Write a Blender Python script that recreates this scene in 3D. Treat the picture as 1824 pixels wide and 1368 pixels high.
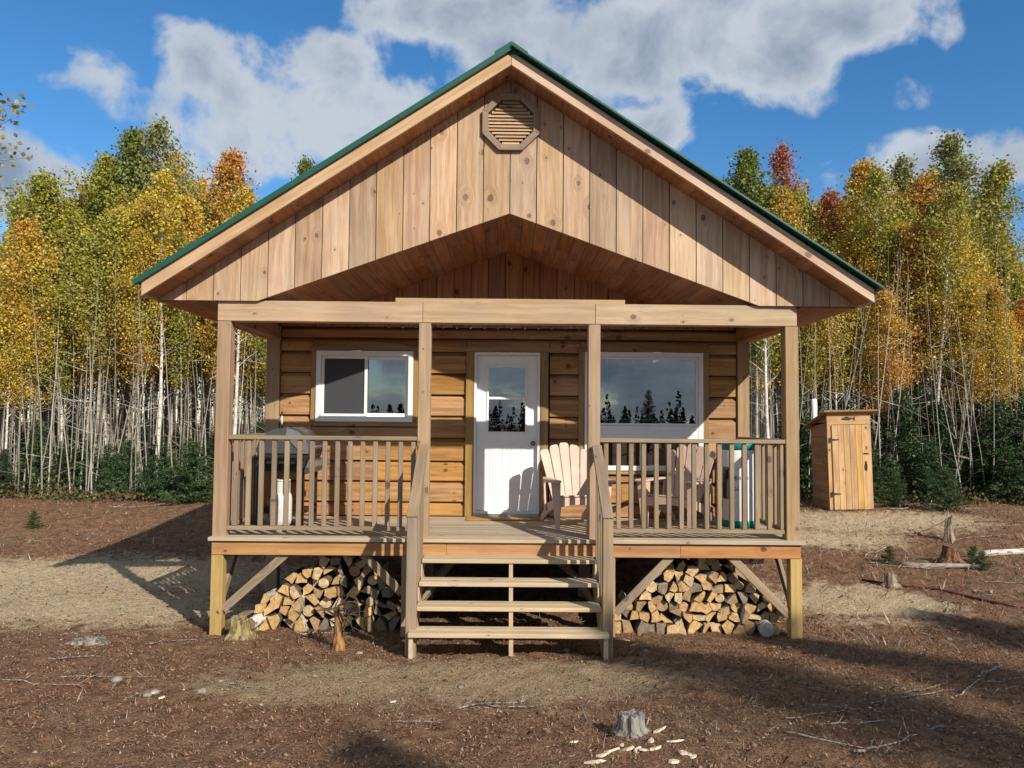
import bpy, bmesh, math, random
import numpy as np
from mathutils import Vector, Matrix, Euler
R = math.radians
random.seed(7); rng = np.random.default_rng(7)
for o in list(bpy.data.objects): bpy.data.objects.remove(o)
S = bpy.context.scene
COL = S.collection

# ------------------------------------------------------------------ camera
F, W, H = 1400.0, 1824.0, 1368.0
CAM = Vector((0.0, -8.2, 2.2))
yaw, tilt, roll = R(.45), R(2.78), R(.5)
fwd = Vector((math.sin(yaw)*math.cos(tilt), math.cos(yaw)*math.cos(tilt), math.sin(tilt)))
rt = Vector((math.cos(yaw), -math.sin(yaw), 0)); up = rt.cross(fwd)
rt2 = math.cos(roll)*rt + math.sin(roll)*up; up2 = math.cos(roll)*up - math.sin(roll)*rt
cd = bpy.data.cameras.new('camera'); cam = bpy.data.objects.new('camera', cd); COL.objects.link(cam)
m = Matrix((rt2, up2, -fwd)).transposed().to_4x4(); m.translation = CAM; cam.matrix_world = m
cd.sensor_width = 36; cd.lens = 36*F/W; cd.clip_start = .05; cd.clip_end = 2000
S.camera = cam
S.render.resolution_x, S.render.resolution_y = 1024, 768

def ray(px, py):
    return (fwd*F + rt2*(px-W/2) + up2*(H/2-py)).normalized()
def on_y(px, py, Y):
    d = ray(px, py); return CAM + d*((Y-CAM.y)/d.y)

# ------------------------------------------------------------------ sun, sky
to_sun = Vector((.72, -1.0, .74)).normalized()
sd = bpy.data.lights.new('sun', 'SUN'); sd.energy = 4.8; sd.angle = R(.53); sd.color = (1, .91, .77)
sun = bpy.data.objects.new('sun', sd); COL.objects.link(sun)
sun.rotation_euler = to_sun.to_track_quat('Z', 'Y').to_euler()
elev = math.asin(to_sun.z); azim = math.atan2(to_sun.x, to_sun.y)

S.view_settings.view_transform = 'Standard'; S.view_settings.look = 'None'
S.view_settings.gamma = 1; S.view_settings.exposure = 0.28
S.view_settings.use_curve_mapping = False

class NT:
    """tiny node-tree helper"""
    def __init__(s, tree): s.t = tree; s.n = tree.nodes; s.l = tree.links
    def new(s, typ, **kw):
        n = s.n.new(typ)
        for k, v in kw.items(): setattr(n, k, v)
        return n
    def put(s, sock, v):
        if isinstance(v, bpy.types.NodeSocket): s.l.new(v, sock)
        elif v is not None: sock.default_value = v
    def math(s, op, a, b=None, c=None, clamp=False):
        n = s.new('ShaderNodeMath', operation=op, use_clamp=clamp)
        s.put(n.inputs[0], a); s.put(n.inputs[1], b); s.put(n.inputs[2], c)
        return n.outputs[0]
    def ss(s, v, a, b, lo=0., hi=1.):
        n = s.new('ShaderNodeMapRange', interpolation_type='SMOOTHSTEP')
        for i, q in enumerate((v, a, b, lo, hi)): s.put(n.inputs[i], q)
        return n.outputs[0]
    def mix(s, f, a, b, blend='MIX'):
        n = s.new('ShaderNodeMix', data_type='RGBA', blend_type=blend)
        s.put(n.inputs[0], f); s.put(n.inputs[6], a); s.put(n.inputs[7], b)
        return n.outputs[2]
    def noise(s, vec, scale, detail=4, rough=.5, dims='3D', dist=0.):
        n = s.new('ShaderNodeTexNoise', noise_dimensions=dims)
        s.put(n.inputs['Vector'], vec); s.put(n.inputs['Scale'], scale)
        n.inputs['Detail'].default_value = detail; n.inputs['Roughness'].default_value = rough
        n.inputs['Distortion'].default_value = dist
        return n.outputs[0]
    def comb(s, x, y, z=0.):
        n = s.new('ShaderNodeCombineXYZ')
        for i, q in enumerate((x, y, z)): s.put(n.inputs[i], q)
        return n.outputs[0]
    def sep(s, v):
        n = s.new('ShaderNodeSeparateXYZ'); s.put(n.inputs[0], v); return n.outputs
    def vmath(s, op, a, b=None, sc=None):
        n = s.new('ShaderNodeVectorMath', operation=op)
        s.put(n.inputs[0], a); s.put(n.inputs[1], b)
        if sc is not None: s.put(n.inputs['Scale'], sc)
        return n.outputs[0]
    def bump(s, h, strength=.3, dist=.01):
        n = s.new('ShaderNodeBump'); s.put(n.inputs['Height'], h)
        n.inputs['Strength'].default_value = strength; n.inputs['Distance'].default_value = dist
        return n.outputs[0]

def c4(c): return (c[0], c[1], c[2], 1.)

wd = bpy.data.worlds.new('World'); S.world = wd; wd.use_nodes = True
w = NT(wd.node_tree); w.n.clear()
sky = w.new('ShaderNodeTexSky', sky_type='NISHITA', sun_disc=False)
sky.sun_elevation = elev; sky.sun_rotation = azim; sky.altitude = 400; sky.air_density = 1.0
sky.dust_density = .3; sky.ozone_density = 3.0
hs = w.new('ShaderNodeHueSaturation'); hs.inputs['Saturation'].default_value = 1.28; w.put(hs.inputs['Color'], sky.outputs[0])
bg1 = w.new('ShaderNodeBackground'); w.put(bg1.inputs[0], hs.outputs[0]); bg1.inputs[1].default_value = .12
tc = w.new('ShaderNodeTexCoord'); dirv = tc.outputs['Generated']
dx, dy, dz = w.sep(dirv)
az = w.math('ARCTAN2', dx, dy); el = w.math('ARCSINE', dz)
def azel(px, py):
    d = ray(px, py); return math.atan2(d.x, d.y), math.asin(d.z)
blobs = [(500,190,230,120),(650,240,170,110),(350,120,80,70),(390,270,190,80),(575,100,110,70),
         (155,165,95,62),(10,320,150,75),(120,360,110,50),
         (760,10,190,75),(960,80,250,150),(1200,60,300,150),(1480,20,230,70),(1130,215,150,75),(1330,110,170,90),
         (1640,290,180,62),(1790,300,130,60),(1400,185,140,45),(1610,170,60,60)]
wob = w.noise(dirv, 5.0, 4, .55); wob2 = w.noise(w.vmath('ADD', dirv, (3.1, 1.7, .4)), 5.0, 4, .55)
azw = w.math('ADD', az, w.math('MULTIPLY', w.math('SUBTRACT', wob, .5), .16))
elw = w.math('ADD', el, w.math('MULTIPLY', w.math('SUBTRACT', wob2, .5), .12))
bias = None
for i, (px, py, rx, ry) in enumerate(blobs):
    a0, e0 = azel(px, py)
    a = w.math('MULTIPLY', w.math('SUBTRACT', azw, a0), F/rx*.93)
    b = w.math('MULTIPLY', w.math('SUBTRACT', elw, e0), F/ry*.93)
    r2 = w.math('ADD', w.math('MULTIPLY', a, a), w.math('MULTIPLY', b, b))
    v = w.math('SUBTRACT', .72 if i < 16 else .28, r2)
    bias = v if bias is None else w.math('SMOOTH_MAX', bias, v, .25)
bias = w.math('MAXIMUM', bias, -1.1)
# the rest of the sky: same kind of broken cloud on a flat layer
zz = w.math('ADD', w.math('MAXIMUM', dz, 0.), .16)
lay = w.comb(w.math('DIVIDE', dx, zz), w.math('DIVIDE', dy, zz), 0.)
gen = w.math('MULTIPLY', w.math('SUBTRACT', w.noise(lay, .50, 4, .55), .36), 4.5)
wgt = w.ss(dy, .25, .65)
bias = w.math('ADD', w.math('MULTIPLY', bias, wgt), w.math('MULTIPLY', gen, w.math('SUBTRACT', 1., wgt)))
fb = w.noise(dirv, 9.0, 9, .58, dist=.25)
dens = w.math('ADD', w.math('MULTIPLY', bias, .75), w.math('MULTIPLY', w.math('SUBTRACT', fb, .5), 2.15))
alpha = w.ss(dens, -.02, .36)
fine = w.noise(w.vmath('ADD', dirv, (5.2, .3, 2.2)), 7.0, 7, .55)
thick = w.ss(dens, .22, 1.0)
lit = w.math('ADD', w.math('SUBTRACT', 1.02, w.math('MULTIPLY', thick, .80)), w.math('MULTIPLY', w.math('SUBTRACT', fine, .5), 1.5), clamp=True)
ccol = w.mix(lit, c4((.22, .30, .43)), c4((.68, .74, .82)))
bg2 = w.new('ShaderNodeBackground'); w.put(bg2.inputs[0], ccol); bg2.inputs[1].default_value = .70
mx = w.new('ShaderNodeMixShader'); w.put(mx.inputs[0], w.math('MULTIPLY', alpha, .93))
w.l.new(bg1.outputs[0], mx.inputs[1]); w.l.new(bg2.outputs[0], mx.inputs[2])
wo = w.new('ShaderNodeOutputWorld'); w.l.new(mx.outputs[0], wo.inputs[0])

# ------------------------------------------------------------------ materials
def material(name):
    mt = bpy.data.materials.new(name); mt.use_nodes = True
    t = NT(mt.node_tree); bs = t.n['Principled BSDF']
    return mt, t, bs

def wood(name, light, dark, knots=.5, rough=.65, grain=1.0, grey=0.0, spec=.3, var=.30):
    mt, t, bs = material(name)
    uv = t.new('ShaderNodeUVMap').outputs[0]
    oi = t.new('ShaderNodeObjectInfo')
    off = t.math('MULTIPLY', oi.outputs['Random'], 37.)
    p = t.vmath('ADD', uv, t.comb(off, t.math('MULTIPLY', off, 1.7), 0.))
    u, v, _ = t.sep(p)
    # knots
    kv = t.comb(t.math('MULTIPLY', u, 2.1), t.math('MULTIPLY', v, 6.5), 0.)
    vo = t.new('ShaderNodeTexVoronoi', voronoi_dimensions='2D', feature='F1'); vo.inputs['Scale'].default_value = 1.
    t.put(vo.inputs['Vector'], kv)
    cr, cg, cb = t.sep(vo.outputs['Color'])
    ku, kvv, _ = t.sep(vo.outputs['Position'])
    du = t.math('SUBTRACT', u, t.math('DIVIDE', ku, 2.1)); dv = t.math('SUBTRACT', v, t.math('DIVIDE', kvv, 6.5))
    wob = t.noise(p, 46., 3, .6, '2D')
    dist = t.math('SQRT', t.math('ADD', t.math('MULTIPLY', t.math('MULTIPLY', du, du), .55), t.math('MULTIPLY', dv, dv)))
    dist = t.math('ADD', dist, t.math('MULTIPLY', t.math('SUBTRACT', wob, .5), .022))
    have = t.math('GREATER_THAN', cr, 1.-knots)
    rad = t.math('ADD', .005, t.math('MULTIPLY', t.math('MULTIPLY', cg, cg), .026))
    core = t.math('MULTIPLY', t.ss(t.math('DIVIDE', dist, rad), .85, 1.1, 1., 0.), have)
    halo = t.math('MULTIPLY', t.ss(t.math('DIVIDE', dist, rad), .8, 4.2, 1., 0.), have)
    # grain, bent round the knots
    bend = t.math('MULTIPLY', t.math('MULTIPLY', halo, dv), 2.0)
    v2 = t.math('ADD', t.math('SUBTRACT', v, bend), t.math('MULTIPLY', t.math('SUBTRACT', t.noise(p, 1.3, 2, .5, '2D'), .5), .045))
    g1 = t.noise(t.comb(t.math('MULTIPLY', u, 1.0), t.math('MULTIPLY', v2, 22.*grain), 0.), 1., 5, .55, '2D')
    g2 = t.noise(t.comb(t.math('MULTIPLY', u, 5.), t.math('MULTIPLY', v2, 130.*grain), 0.), 1., 3, .6, '2D')
    g3 = t.noise(p, 1.8, 3, .5, '2D')
    g = t.math('ADD', t.math('MULTIPLY', g1, .62), t.math('ADD', t.math('MULTIPLY', g2, .26), t.math('MULTIPLY', g3, .22)))
    f = t.ss(g, .40, .70)
    col = t.mix(f, c4(light), c4(dark))
    ring = t.math('MULTIPLY', t.ss(t.math('SINE', t.math('MULTIPLY', dist, 900.)), -1., 1.), .35)
    kc = tuple(x*.17 for x in dark); kc = (kc[0]*1.25, kc[1]*.95, kc[2]*.8)
    col = t.mix(t.math('MULTIPLY', halo, .24), col, c4((dark[0]*.85, dark[1]*.72, dark[2]*.6)))
    col = t.mix(t.math('MULTIPLY', core, t.math('SUBTRACT', .95, ring)), col, c4(kc))
    if grey:
        gm = t.math('MULTIPLY', t.ss(t.noise(t.comb(t.math('MULTIPLY', u, 2.), t.math('MULTIPLY', v, 14.), 3.), 1., 5, .6), .35, .7), grey)
        L = sum(light)/3*.85
        col = t.mix(gm, col, c4((L*1.03, L*.98, L*.9)))
    # board to board
    r = oi.outputs['Random']
    val = t.math('ADD', 1.-var*.55, t.math('MULTIPLY', r, var))
    hue = t.math('ADD', .494, t.math('MULTIPLY', t.math('FRACT', t.math('MULTIPLY', r, 7.31)), .014))
    hv = t.new('ShaderNodeHueSaturation'); t.put(hv.inputs['Hue'], hue); t.put(hv.inputs['Value'], val)
    t.put(hv.inputs['Saturation'], t.math('ADD', .88, t.math('MULTIPLY', t.math('FRACT', t.math('MULTIPLY', r, 3.7)), .22)))
    t.put(hv.inputs['Color'], col)
    t.put(bs.inputs['Base Color'], hv.outputs[0])
    bs.inputs['Roughness'].default_value = rough; bs.inputs['Specular IOR Level'].default_value = spec
    t.put(bs.inputs['Normal'], t.bump(t.math('SUBTRACT', g, t.math('MULTIPLY', core, .3)), .35, .003))
    return mt

def plain(name, col, rough=.5, metal=0., noise=.12, scale=12., spec=.4, bump=0.):
    mt, t, bs = material(name)
    o = t.new('ShaderNodeTexCoord').outputs['Object']
    n = t.noise(o, scale, 5, .6)
    t.put(bs.inputs['Base Color'], t.mix(t.ss(n, .3, .7), c4([x*(1-noise) for x in col]), c4([min(1, x*(1+noise)) for x in col])))
    bs.inputs['Roughness'].default_value = rough; bs.inputs['Metallic'].default_value = metal
    bs.inputs['Specular IOR Level'].default_value = spec
    if bump: t.put(bs.inputs['Normal'], t.bump(t.noise(o, scale*4, 4, .6), bump, .004))
    return mt

M = {}
M['gable'] = wood('gable_board_pine', (.55,.385,.25), (.37,.225,.13), knots=.62, grey=.28, var=.42)
M['fascia'] = wood('fascia_pine', (.58,.41,.27), (.44,.28,.165), knots=.35, grey=.2, var=.15)
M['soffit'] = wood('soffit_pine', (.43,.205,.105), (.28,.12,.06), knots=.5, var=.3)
M['log'] = wood('log_siding_cedar', (.46,.26,.105), (.28,.13,.048), knots=.55, grey=.08, var=.34)
M['trim'] = wood('trim_cedar', (.36,.235,.10), (.25,.15,.062), knots=.25, var=.15)
M['beam'] = wood('beam_timber', (.50,.345,.205), (.37,.235,.13), knots=.4, grey=.3, var=.12)
M['post'] = wood('post_timber', (.40,.275,.165), (.30,.19,.108), knots=.35, grey=.3, var=.12)
M['rim'] = wood('rim_joist_stained', (.48,.25,.108), (.34,.158,.066), knots=.35, var=.15, grain=.8)
M['treated'] = wood('treated_post', (.50,.335,.12), (.37,.235,.08), knots=.3, grey=.1, var=.1)
M['deck'] = wood('weathered_deck', (.50,.40,.285), (.36,.27,.185), knots=.3, grey=.55, var=.22, rough=.75)
M['rail'] = wood('weathered_rail', (.335,.245,.155), (.225,.155,.095), knots=.35, grey=.4, var=.22, rough=.75)
M['tread'] = wood('tread_board', (.58,.455,.30), (.45,.335,.205), knots=.3, grey=.3, var=.14)
M['outhouse'] = wood('outhouse_plank', (.58,.375,.17), (.40,.225,.085), knots=.6, var=.2, grain=.6)
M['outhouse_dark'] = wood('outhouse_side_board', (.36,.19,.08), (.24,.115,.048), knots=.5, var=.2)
M['mat'] = plain('doormat_coir', (.38,.21,.07), .95, noise=.3, scale=60, bump=.5)
M['vinyl'] = plain('white_vinyl', (.80,.81,.82), .35, noise=.02)
M['door'] = plain('white_steel_door', (.82,.83,.84), .4, noise=.02)
M['screen'] = plain('insect_screen', (.045,.047,.055), .6, noise=.15, scale=300)
M['black'] = plain('black_metal', (.018,.018,.02), .45, noise=.25, spec=.5)
M['grey_lid'] = plain('grill_lid_enamel', (.085,.09,.105), .32, metal=.3, noise=.15, spec=.6)
M['alu'] = plain('cast_aluminium', (.45,.46,.47), .38, metal=.9, noise=.1)
M['knob'] = plain('brushed_nickel', (.16,.155,.15), .3, metal=.8, noise=.1)
M['tankwhite'] = plain('tank_white_paint', (.60,.60,.585), .4, noise=.05)
M['green'] = plain('green_band', (.0,.20,.15), .4, noise=.08)
M['whiteskin'] = plain('white_shell', (.78,.79,.81), .35, noise=.03)
M['ink'] = plain('dark_print', (.06,.065,.07), .6, noise=.05)
M['chair'] = plain('faded_pink_plastic', (.60,.43,.36), .55, noise=.10, scale=6, bump=.06)
M['pipe'] = plain('white_pvc_pipe', (.75,.75,.73), .4, noise=.05)
M['rust'] = plain('red_hose', (.085,.015,.014), .5, noise=.3)
M['concrete'] = plain('concrete', (.36,.34,.31), .9, noise=.2, bump=.4)
M['inside'] = plain('interior_board', (.16,.10,.06), .8, noise=.2)
M['stone'] = plain('field_stone', (.25,.23,.20), .85, noise=.3, scale=18, bump=.5)
M['chip'] = plain('fresh_wood_chip', (.54,.46,.35), .8, noise=.25, scale=30, bump=.3)
M['curtain'] = plain('pale_curtain', (.5,.52,.46), .8, noise=.1)

def metal_roof():
    mt, t, bs = material('green_metal_roof')
    o = t.new('ShaderNodeTexCoord').outputs['Object']
    n = t.noise(o, 3., 4, .6)
    t.put(bs.inputs['Base Color'], t.mix(n, c4((.006,.062,.045)), c4((.012,.10,.075))))
    bs.inputs['Roughness'].default_value = .38; bs.inputs['Specular IOR Level'].default_value = .5
    return mt
M['roof'] = metal_roof()

def glass():
    mt, t, bs = material('window_glass'); t.n.remove(bs)
    fr = t.new('ShaderNodeFresnel'); fr.inputs['IOR'].default_value = 1.95
    gl = t.new('ShaderNodeBsdfGlossy'); gl.inputs['Roughness'].default_value = .0; gl.inputs['Color'].default_value = (.9,.95,1,1)
    o = t.new('ShaderNodeTexCoord').outputs['Object']
    t.put(gl.inputs['Normal'], t.bump(t.noise(o, 2.2, 2, .5), .02, .02))
    tr = t.new('ShaderNodeBsdfTransparent'); tr.inputs['Color'].default_value = (.42,.46,.46,1)
    mxs = t.new('ShaderNodeMixShader'); t.put(mxs.inputs[0], t.math('MULTIPLY', fr.outputs[0], 1.9, clamp=True))
    t.l.new(tr.outputs[0], mxs.inputs[1]); t.l.new(gl.outputs[0], mxs.inputs[2])
    t.l.new(mxs.outputs[0], t.n['Material Output'].inputs[0])
    return mt
M['glass'] = glass()

def leaf_material(name, trans=.3, CLUMP=.11):
    mt, t, bs = material(name)
    oi = t.new('ShaderNodeObjectInfo')
    at = t.new('ShaderNodeAttribute', attribute_name='leaf'); r1, r2, r3 = t.sep(at.outputs['Vector'])
    hv = t.new('ShaderNodeHueSaturation')
    gp = t.new('ShaderNodeNewGeometry').outputs['Position']
    cl = t.noise(gp, .55, 3, .6)
    t.put(hv.inputs['Hue'], t.math('ADD', t.math('ADD', .480, t.math('MULTIPLY', r1, .040)), t.math('MULTIPLY', t.math('SUBTRACT', cl, .5), CLUMP)))
    t.put(hv.inputs['Value'], t.math('ADD', .55, t.math('MULTIPLY', r2, .85)))
    t.put(hv.inputs['Saturation'], t.math('ADD', .8, t.math('MULTIPLY', r3, .25)))
    t.put(hv.inputs['Color'], oi.outputs['Color'])
    t.put(bs.inputs['Base Color'], hv.outputs[0])
    bs.inputs['Roughness'].default_value = .5; bs.inputs['Specular IOR Level'].default_value = .3
    tl = t.new('ShaderNodeBsdfTranslucent'); t.put(tl.inputs[0], hv.outputs[0])
    mxs = t.new('ShaderNodeMixShader'); mxs.inputs[0].default_value = trans
    t.l.new(bs.outputs[0], mxs.inputs[1]); t.l.new(tl.outputs[0], mxs.inputs[2])
    t.l.new(mxs.outputs[0], t.n['Material Output'].inputs[0])
    return mt
M['leaf'] = leaf_material('autumn_leaf')
M['needle'] = leaf_material('spruce_needle', .12, .03)

def tinted(name, rough=.85):      # colour from the per-piece attribute
    mt, t, bs = material(name)
    at = t.new('ShaderNodeAttribute', attribute_name='tint')
    t.put(bs.inputs['Base Color'], at.outputs['Color'])
    bs.inputs['Roughness'].default_value = rough; bs.inputs['Specular IOR Level'].default_value = .2
    return mt
M['litter'] = tinted('forest_litter')

def bark(name):
    mt, t, bs = material(name)
    oi = t.new('ShaderNodeObjectInfo'); o = t.new('ShaderNodeTexCoord').outputs['Object']
    x, y, z = t.sep(o)
    base = t.mix(t.ss(t.noise(o, 6., 5, .6), .35, .7), oi.outputs['Color'], t.mix(1., oi.outputs['Color'], c4((.62,.60,.56)), 'MULTIPLY'))
    marks = t.noise(t.comb(t.math('MULTIPLY', x, 5.), t.math('MULTIPLY', y, 5.), t.math('MULTIPLY', z, 26.)), 1., 4, .6)
    mk = t.ss(marks, .58, .66)
    t.put(bs.inputs['Base Color'], t.mix(t.math('MULTIPLY', mk, .85), base, c4((.045,.038,.032))))
    bs.inputs['Roughness'].default_value = .75
    t.put(bs.inputs['Normal'], t.bump(marks, .4, .01))
    return mt
M['bark'] = bark('pale_bark')

def log_end():
    mt, t, bs = material('firewood_end_grain')
    oi = t.new('ShaderNodeObjectInfo'); o = t.new('ShaderNodeTexCoord').outputs['Object']
    x, y, z = t.sep(o)
    r = t.math('SQRT', t.math('ADD', t.math('MULTIPLY', t.math('ADD', x, .03), t.math('ADD', x, .03)), t.math('MULTIPLY', z, z)))
    off = t.vmath('ADD', o, t.comb(t.math('MULTIPLY', oi.outputs['Random'], 20.), 0., 0.))
    rings = t.math('SINE', t.math('ADD', t.math('MULTIPLY', r, 420.), t.math('MULTIPLY', t.noise(off, 14., 3, .5), 9.)))
    n = t.noise(off, 25., 5, .6)
    f = t.math('ADD', t.math('MULTIPLY', t.ss(rings, -1., 1.), .35), t.math('MULTIPLY', t.ss(n, .3, .7), .65))
    dk = t.mix(1., oi.outputs['Color'], c4((.50,.42,.36)), 'MULTIPLY')
    col = t.mix(f, dk, oi.outputs['Color'])
    cr = t.noise(t.vmath('MULTIPLY', off, (60., 1., 14.)), 1., 2, .5)
    col = t.mix(t.math('MULTIPLY', t.ss(cr, .63, .70), .6), col, c4((.06,.04,.025)))
    t.put(bs.inputs['Base Color'], col); bs.inputs['Roughness'].default_value = .85
    t.put(bs.inputs['Normal'], t.bump(f, .4, .004))
    return mt
M['end'] = log_end()
def log_bark():
    mt, t, bs = material('firewood_bark')
    oi = t.new('ShaderNodeObjectInfo'); o = t.new('ShaderNodeTexCoord').outputs['Object']
    n = t.noise(o, 22., 5, .65)
    w_ = t.math('GREATER_THAN', oi.outputs['Random'], .72)
    a = t.mix(t.ss(n, .35, .65), c4((.055,.035,.022)), c4((.17,.11,.07)))
    b = t.mix(t.ss(n, .40, .55), c4((.12,.09,.07)), c4((.58,.54,.49)))
    t.put(bs.inputs['Base Color'], t.mix(w_, a, b)); bs.inputs['Roughness'].default_value = .9
    t.put(bs.inputs['Normal'], t.bump(n, .6, .01))
    return mt
M['logbark'] = log_bark()
def stump_mat():
    mt, t, bs = material('weathered_stump')
    o = t.new('ShaderNodeTexCoord').outputs['Object']
    x, y, z = t.sep(o)
    n = t.noise(t.comb(t.math('MULTIPLY', x, 30.), t.math('MULTIPLY', y, 30.), t.math('MULTIPLY', z, 7.)), 1., 5, .6)
    oi = t.new('ShaderNodeObjectInfo')
    col = t.mix(t.ss(n, .38, .62), t.mix(1., oi.outputs['Color'], c4((.25,.22,.2)), 'MULTIPLY'), oi.outputs['Color'])
    t.put(bs.inputs['Base Color'], col); bs.inputs['Roughness'].default_value = .85
    t.put(bs.inputs['Normal'], t.bump(n, .7, .015))
    return mt
M['stump'] = stump_mat()

# sandy places of the cleared ground: (x, y, rx, ry)
SAND = [(-6.8,3.4,3.8,2.2),(-4.6,1.3,1.9,1.2),(-9.5,2.8,3.7,1.6),(-.1,-1.7,2.1,.75),(7.0,6.9,2.2,1.2),(4.3,1.6,1.2,.9),(5.4,5.4,1.5,.8),(-1.6,-2.0,1.0,.4)]
def ground_material():
    mt, t, bs = material('cleared_soil')
    o = t.new('ShaderNodeTexCoord').outputs['Object']
    x, y, z = t.sep(o)
    n1 = t.noise(o, .9, 6, .62); n2 = t.noise(o, 7., 6, .65); n3 = t.noise(o, 45., 4, .7); n4 = t.noise(o, 2.6, 5, .6)
    wx = t.math('ADD', x, t.math('MULTIPLY', t.math('SUBTRACT', n1, .5), 2.2)); wy = t.math('ADD', y, t.math('MULTIPLY', t.math('SUBTRACT', n4, .5), 1.8))
    s = None
    for (cx, cy, rx, ry) in SAND:
        a = t.math('DIVIDE', t.math('SUBTRACT', wx, cx), rx); b = t.math('DIVIDE', t.math('SUBTRACT', wy, cy), ry)
        q = t.math('SUBTRACT', 1., t.math('ADD', t.math('MULTIPLY', a, a), t.math('MULTIPLY', b, b)))
        s = q if s is None else t.math('MAXIMUM', s, q)
    sm = t.ss(t.math('ADD', s, t.math('MULTIPLY', t.math('SUBTRACT', n2, .5), 2.0)), -.45, .75)
    duff = t.mix(t.ss(n2, .3, .7), c4((.115,.058,.034)), c4((.31,.18,.108)))
    duff = t.mix(t.ss(n3, .45, .75), duff, c4((.34,.225,.145)))
    duff = t.mix(t.math('MULTIPLY', t.ss(n4, .5, .75), .55), duff, c4((.25,.10,.055)))
    duff = t.mix(t.math('MULTIPLY', t.ss(n1, .52, .7), .5), duff, c4((.23,.17,.105)))
    sand = t.mix(t.ss(n3, .25, .75), c4((.46,.345,.215)), c4((.72,.585,.41)))
    sand = t.mix(t.math('MULTIPLY', t.ss(n2, .5, .75), .5), sand, c4((.30,.215,.12)))
    sm = t.math('MULTIPLY', sm, t.ss(t.math('ADD', n3, t.math('MULTIPLY', n2, .6)), .42, .78, .68, 1.))
    # the sand by the steps is trodden and mixed with humus
    sand = t.mix(t.ss(t.math('ADD', y, n1), -.4, .6, .62, 0.), sand, c4((.27,.19,.115)))
    t.put(bs.inputs['Base Color'], t.mix(t.math('MULTIPLY', sm, .95), duff, sand))
    bs.inputs['Roughness'].default_value = .95; bs.inputs['Specular IOR Level'].default_value = .15
    h = t.math('ADD', t.math('MULTIPLY', n2, .7), t.math('MULTIPLY', n3, .45))
    t.put(bs.inputs['Normal'], t.bump(h, 1.0, .10))
    return mt
M['ground'] = ground_material()

# ------------------------------------------------------------------ object helpers
def link(o, parent=None):
    COL.objects.link(o)
    if parent is not None: o.parent = parent
    return o
def tag(o, label=None, cat=None, group=None, kind=None):
    if label: o['label'] = label
    if cat: o['category'] = cat
    if group: o['group'] = group
    if kind: o['kind'] = kind
    return o
def empty(name, loc=(0,0,0), rot=(0,0,0), parent=None):
    o = bpy.data.objects.new(name, None); o.empty_display_size = .1
    o.location = loc; o.rotation_euler = rot
    return link(o, parent)
AX = {'x': Vector((1,0,0)), 'y': Vector((0,1,0)), 'z': Vector((0,0,1))}
def set_uv(me, g, off=None):
    if off is None: off = (random.uniform(0, 40), random.uniform(0, 40))
    g = Vector(g).normalized()
    uv = me.uv_layers.new(name='UVMap')
    a1 = g.orthogonal().normalized(); a2 = g.cross(a1)
    for p in me.polygons:
        n = p.normal
        if abs(n.dot(g)) > .75: ua, va = a1*.25, a2
        else: ua, va = g, n.cross(g).normalized()
        for li in p.loop_indices:
            co = me.vertices[me.loops[li].vertex_index].co
            uv.data[li].uv = (co.dot(ua)+off[0], co.dot(va)+off[1])
def from_bm(name, bm, mats, parent=None, grain=None, loc=None, rot=None, smooth=False):
    me = bpy.data.meshes.new(name); bmesh.ops.recalc_face_normals(bm, faces=bm.faces[:])
    bm.to_mesh(me); bm.free()
    for q in (mats if isinstance(mats, (list, tuple)) else [mats]): me.materials.append(q)
    if grain is not None: set_uv(me, AX.get(grain, grain) if isinstance(grain, str) else grain)
    if smooth:
        for p in me.polygons: p.use_smooth = True
    o = bpy.data.objects.new(name, me)
    if loc is not None: o.location = loc
    if rot is not None: o.rotation_euler = rot
    return link(o, parent)
def bevel(bm, w):
    if w: bmesh.ops.bevel(bm, geom=bm.edges[:]+bm.verts[:], offset=w, segments=1, affect='EDGES', clamp_overlap=True)
def box(name, parent, x, y, z, mat, grain='x', bev=.004, rot=None):
    """box from ranges; the object's origin sits at its centre"""
    c = Vector(((x[0]+x[1])/2, (y[0]+y[1])/2, (z[0]+z[1])/2))
    bm = bmesh.new(); bmesh.ops.create_cube(bm, size=1)
    for v in bm.verts: v.co = Vector((v.co.x*(x[1]-x[0]), v.co.y*(y[1]-y[0]), v.co.z*(z[1]-z[0])))
    bevel(bm, bev)
    return from_bm(name, bm, mat, parent, grain, c, rot)
def prism_xz(name, parent, poly, y0, y1, mat, grain='z', bev=0):
    """polygon in x,z pushed out along y"""
    cx = sum(p[0] for p in poly)/len(poly); cz = sum(p[1] for p in poly)/len(poly); cy = (y0+y1)/2
    bm = bmesh.new()
    a = [bm.verts.new((p[0]-cx, y0-cy, p[1]-cz)) for p in poly]; b = [bm.verts.new((p[0]-cx, y1-cy, p[1]-cz)) for p in poly]
    n = len(poly); bm.faces.new(a); bm.faces.new(b[::-1])
    for i in range(n): bm.faces.new((a[i], b[i], b[(i+1) % n], a[(i+1) % n]))
    bevel(bm, bev)
    return from_bm(name, bm, mat, parent, grain, (cx, cy, cz))
def prism_yz(name, parent, poly, x0, x1, mat, grain='y', bev=0):
    cy = sum(p[0] for p in poly)/len(poly); cz = sum(p[1] for p in poly)/len(poly); cx = (x0+x1)/2
    bm = bmesh.new()
    a = [bm.verts.new((x0-cx, p[0]-cy, p[1]-cz)) for p in poly]; b = [bm.verts.new((x1-cx, p[0]-cy, p[1]-cz)) for p in poly]
    n = len(poly); bm.faces.new(a); bm.faces.new(b[::-1])
    for i in range(n): bm.faces.new((a[i], b[i], b[(i+1) % n], a[(i+1) % n]))
    bevel(bm, bev)
    return from_bm(name, bm, mat, parent, grain, (cx, cy, cz))
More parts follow.
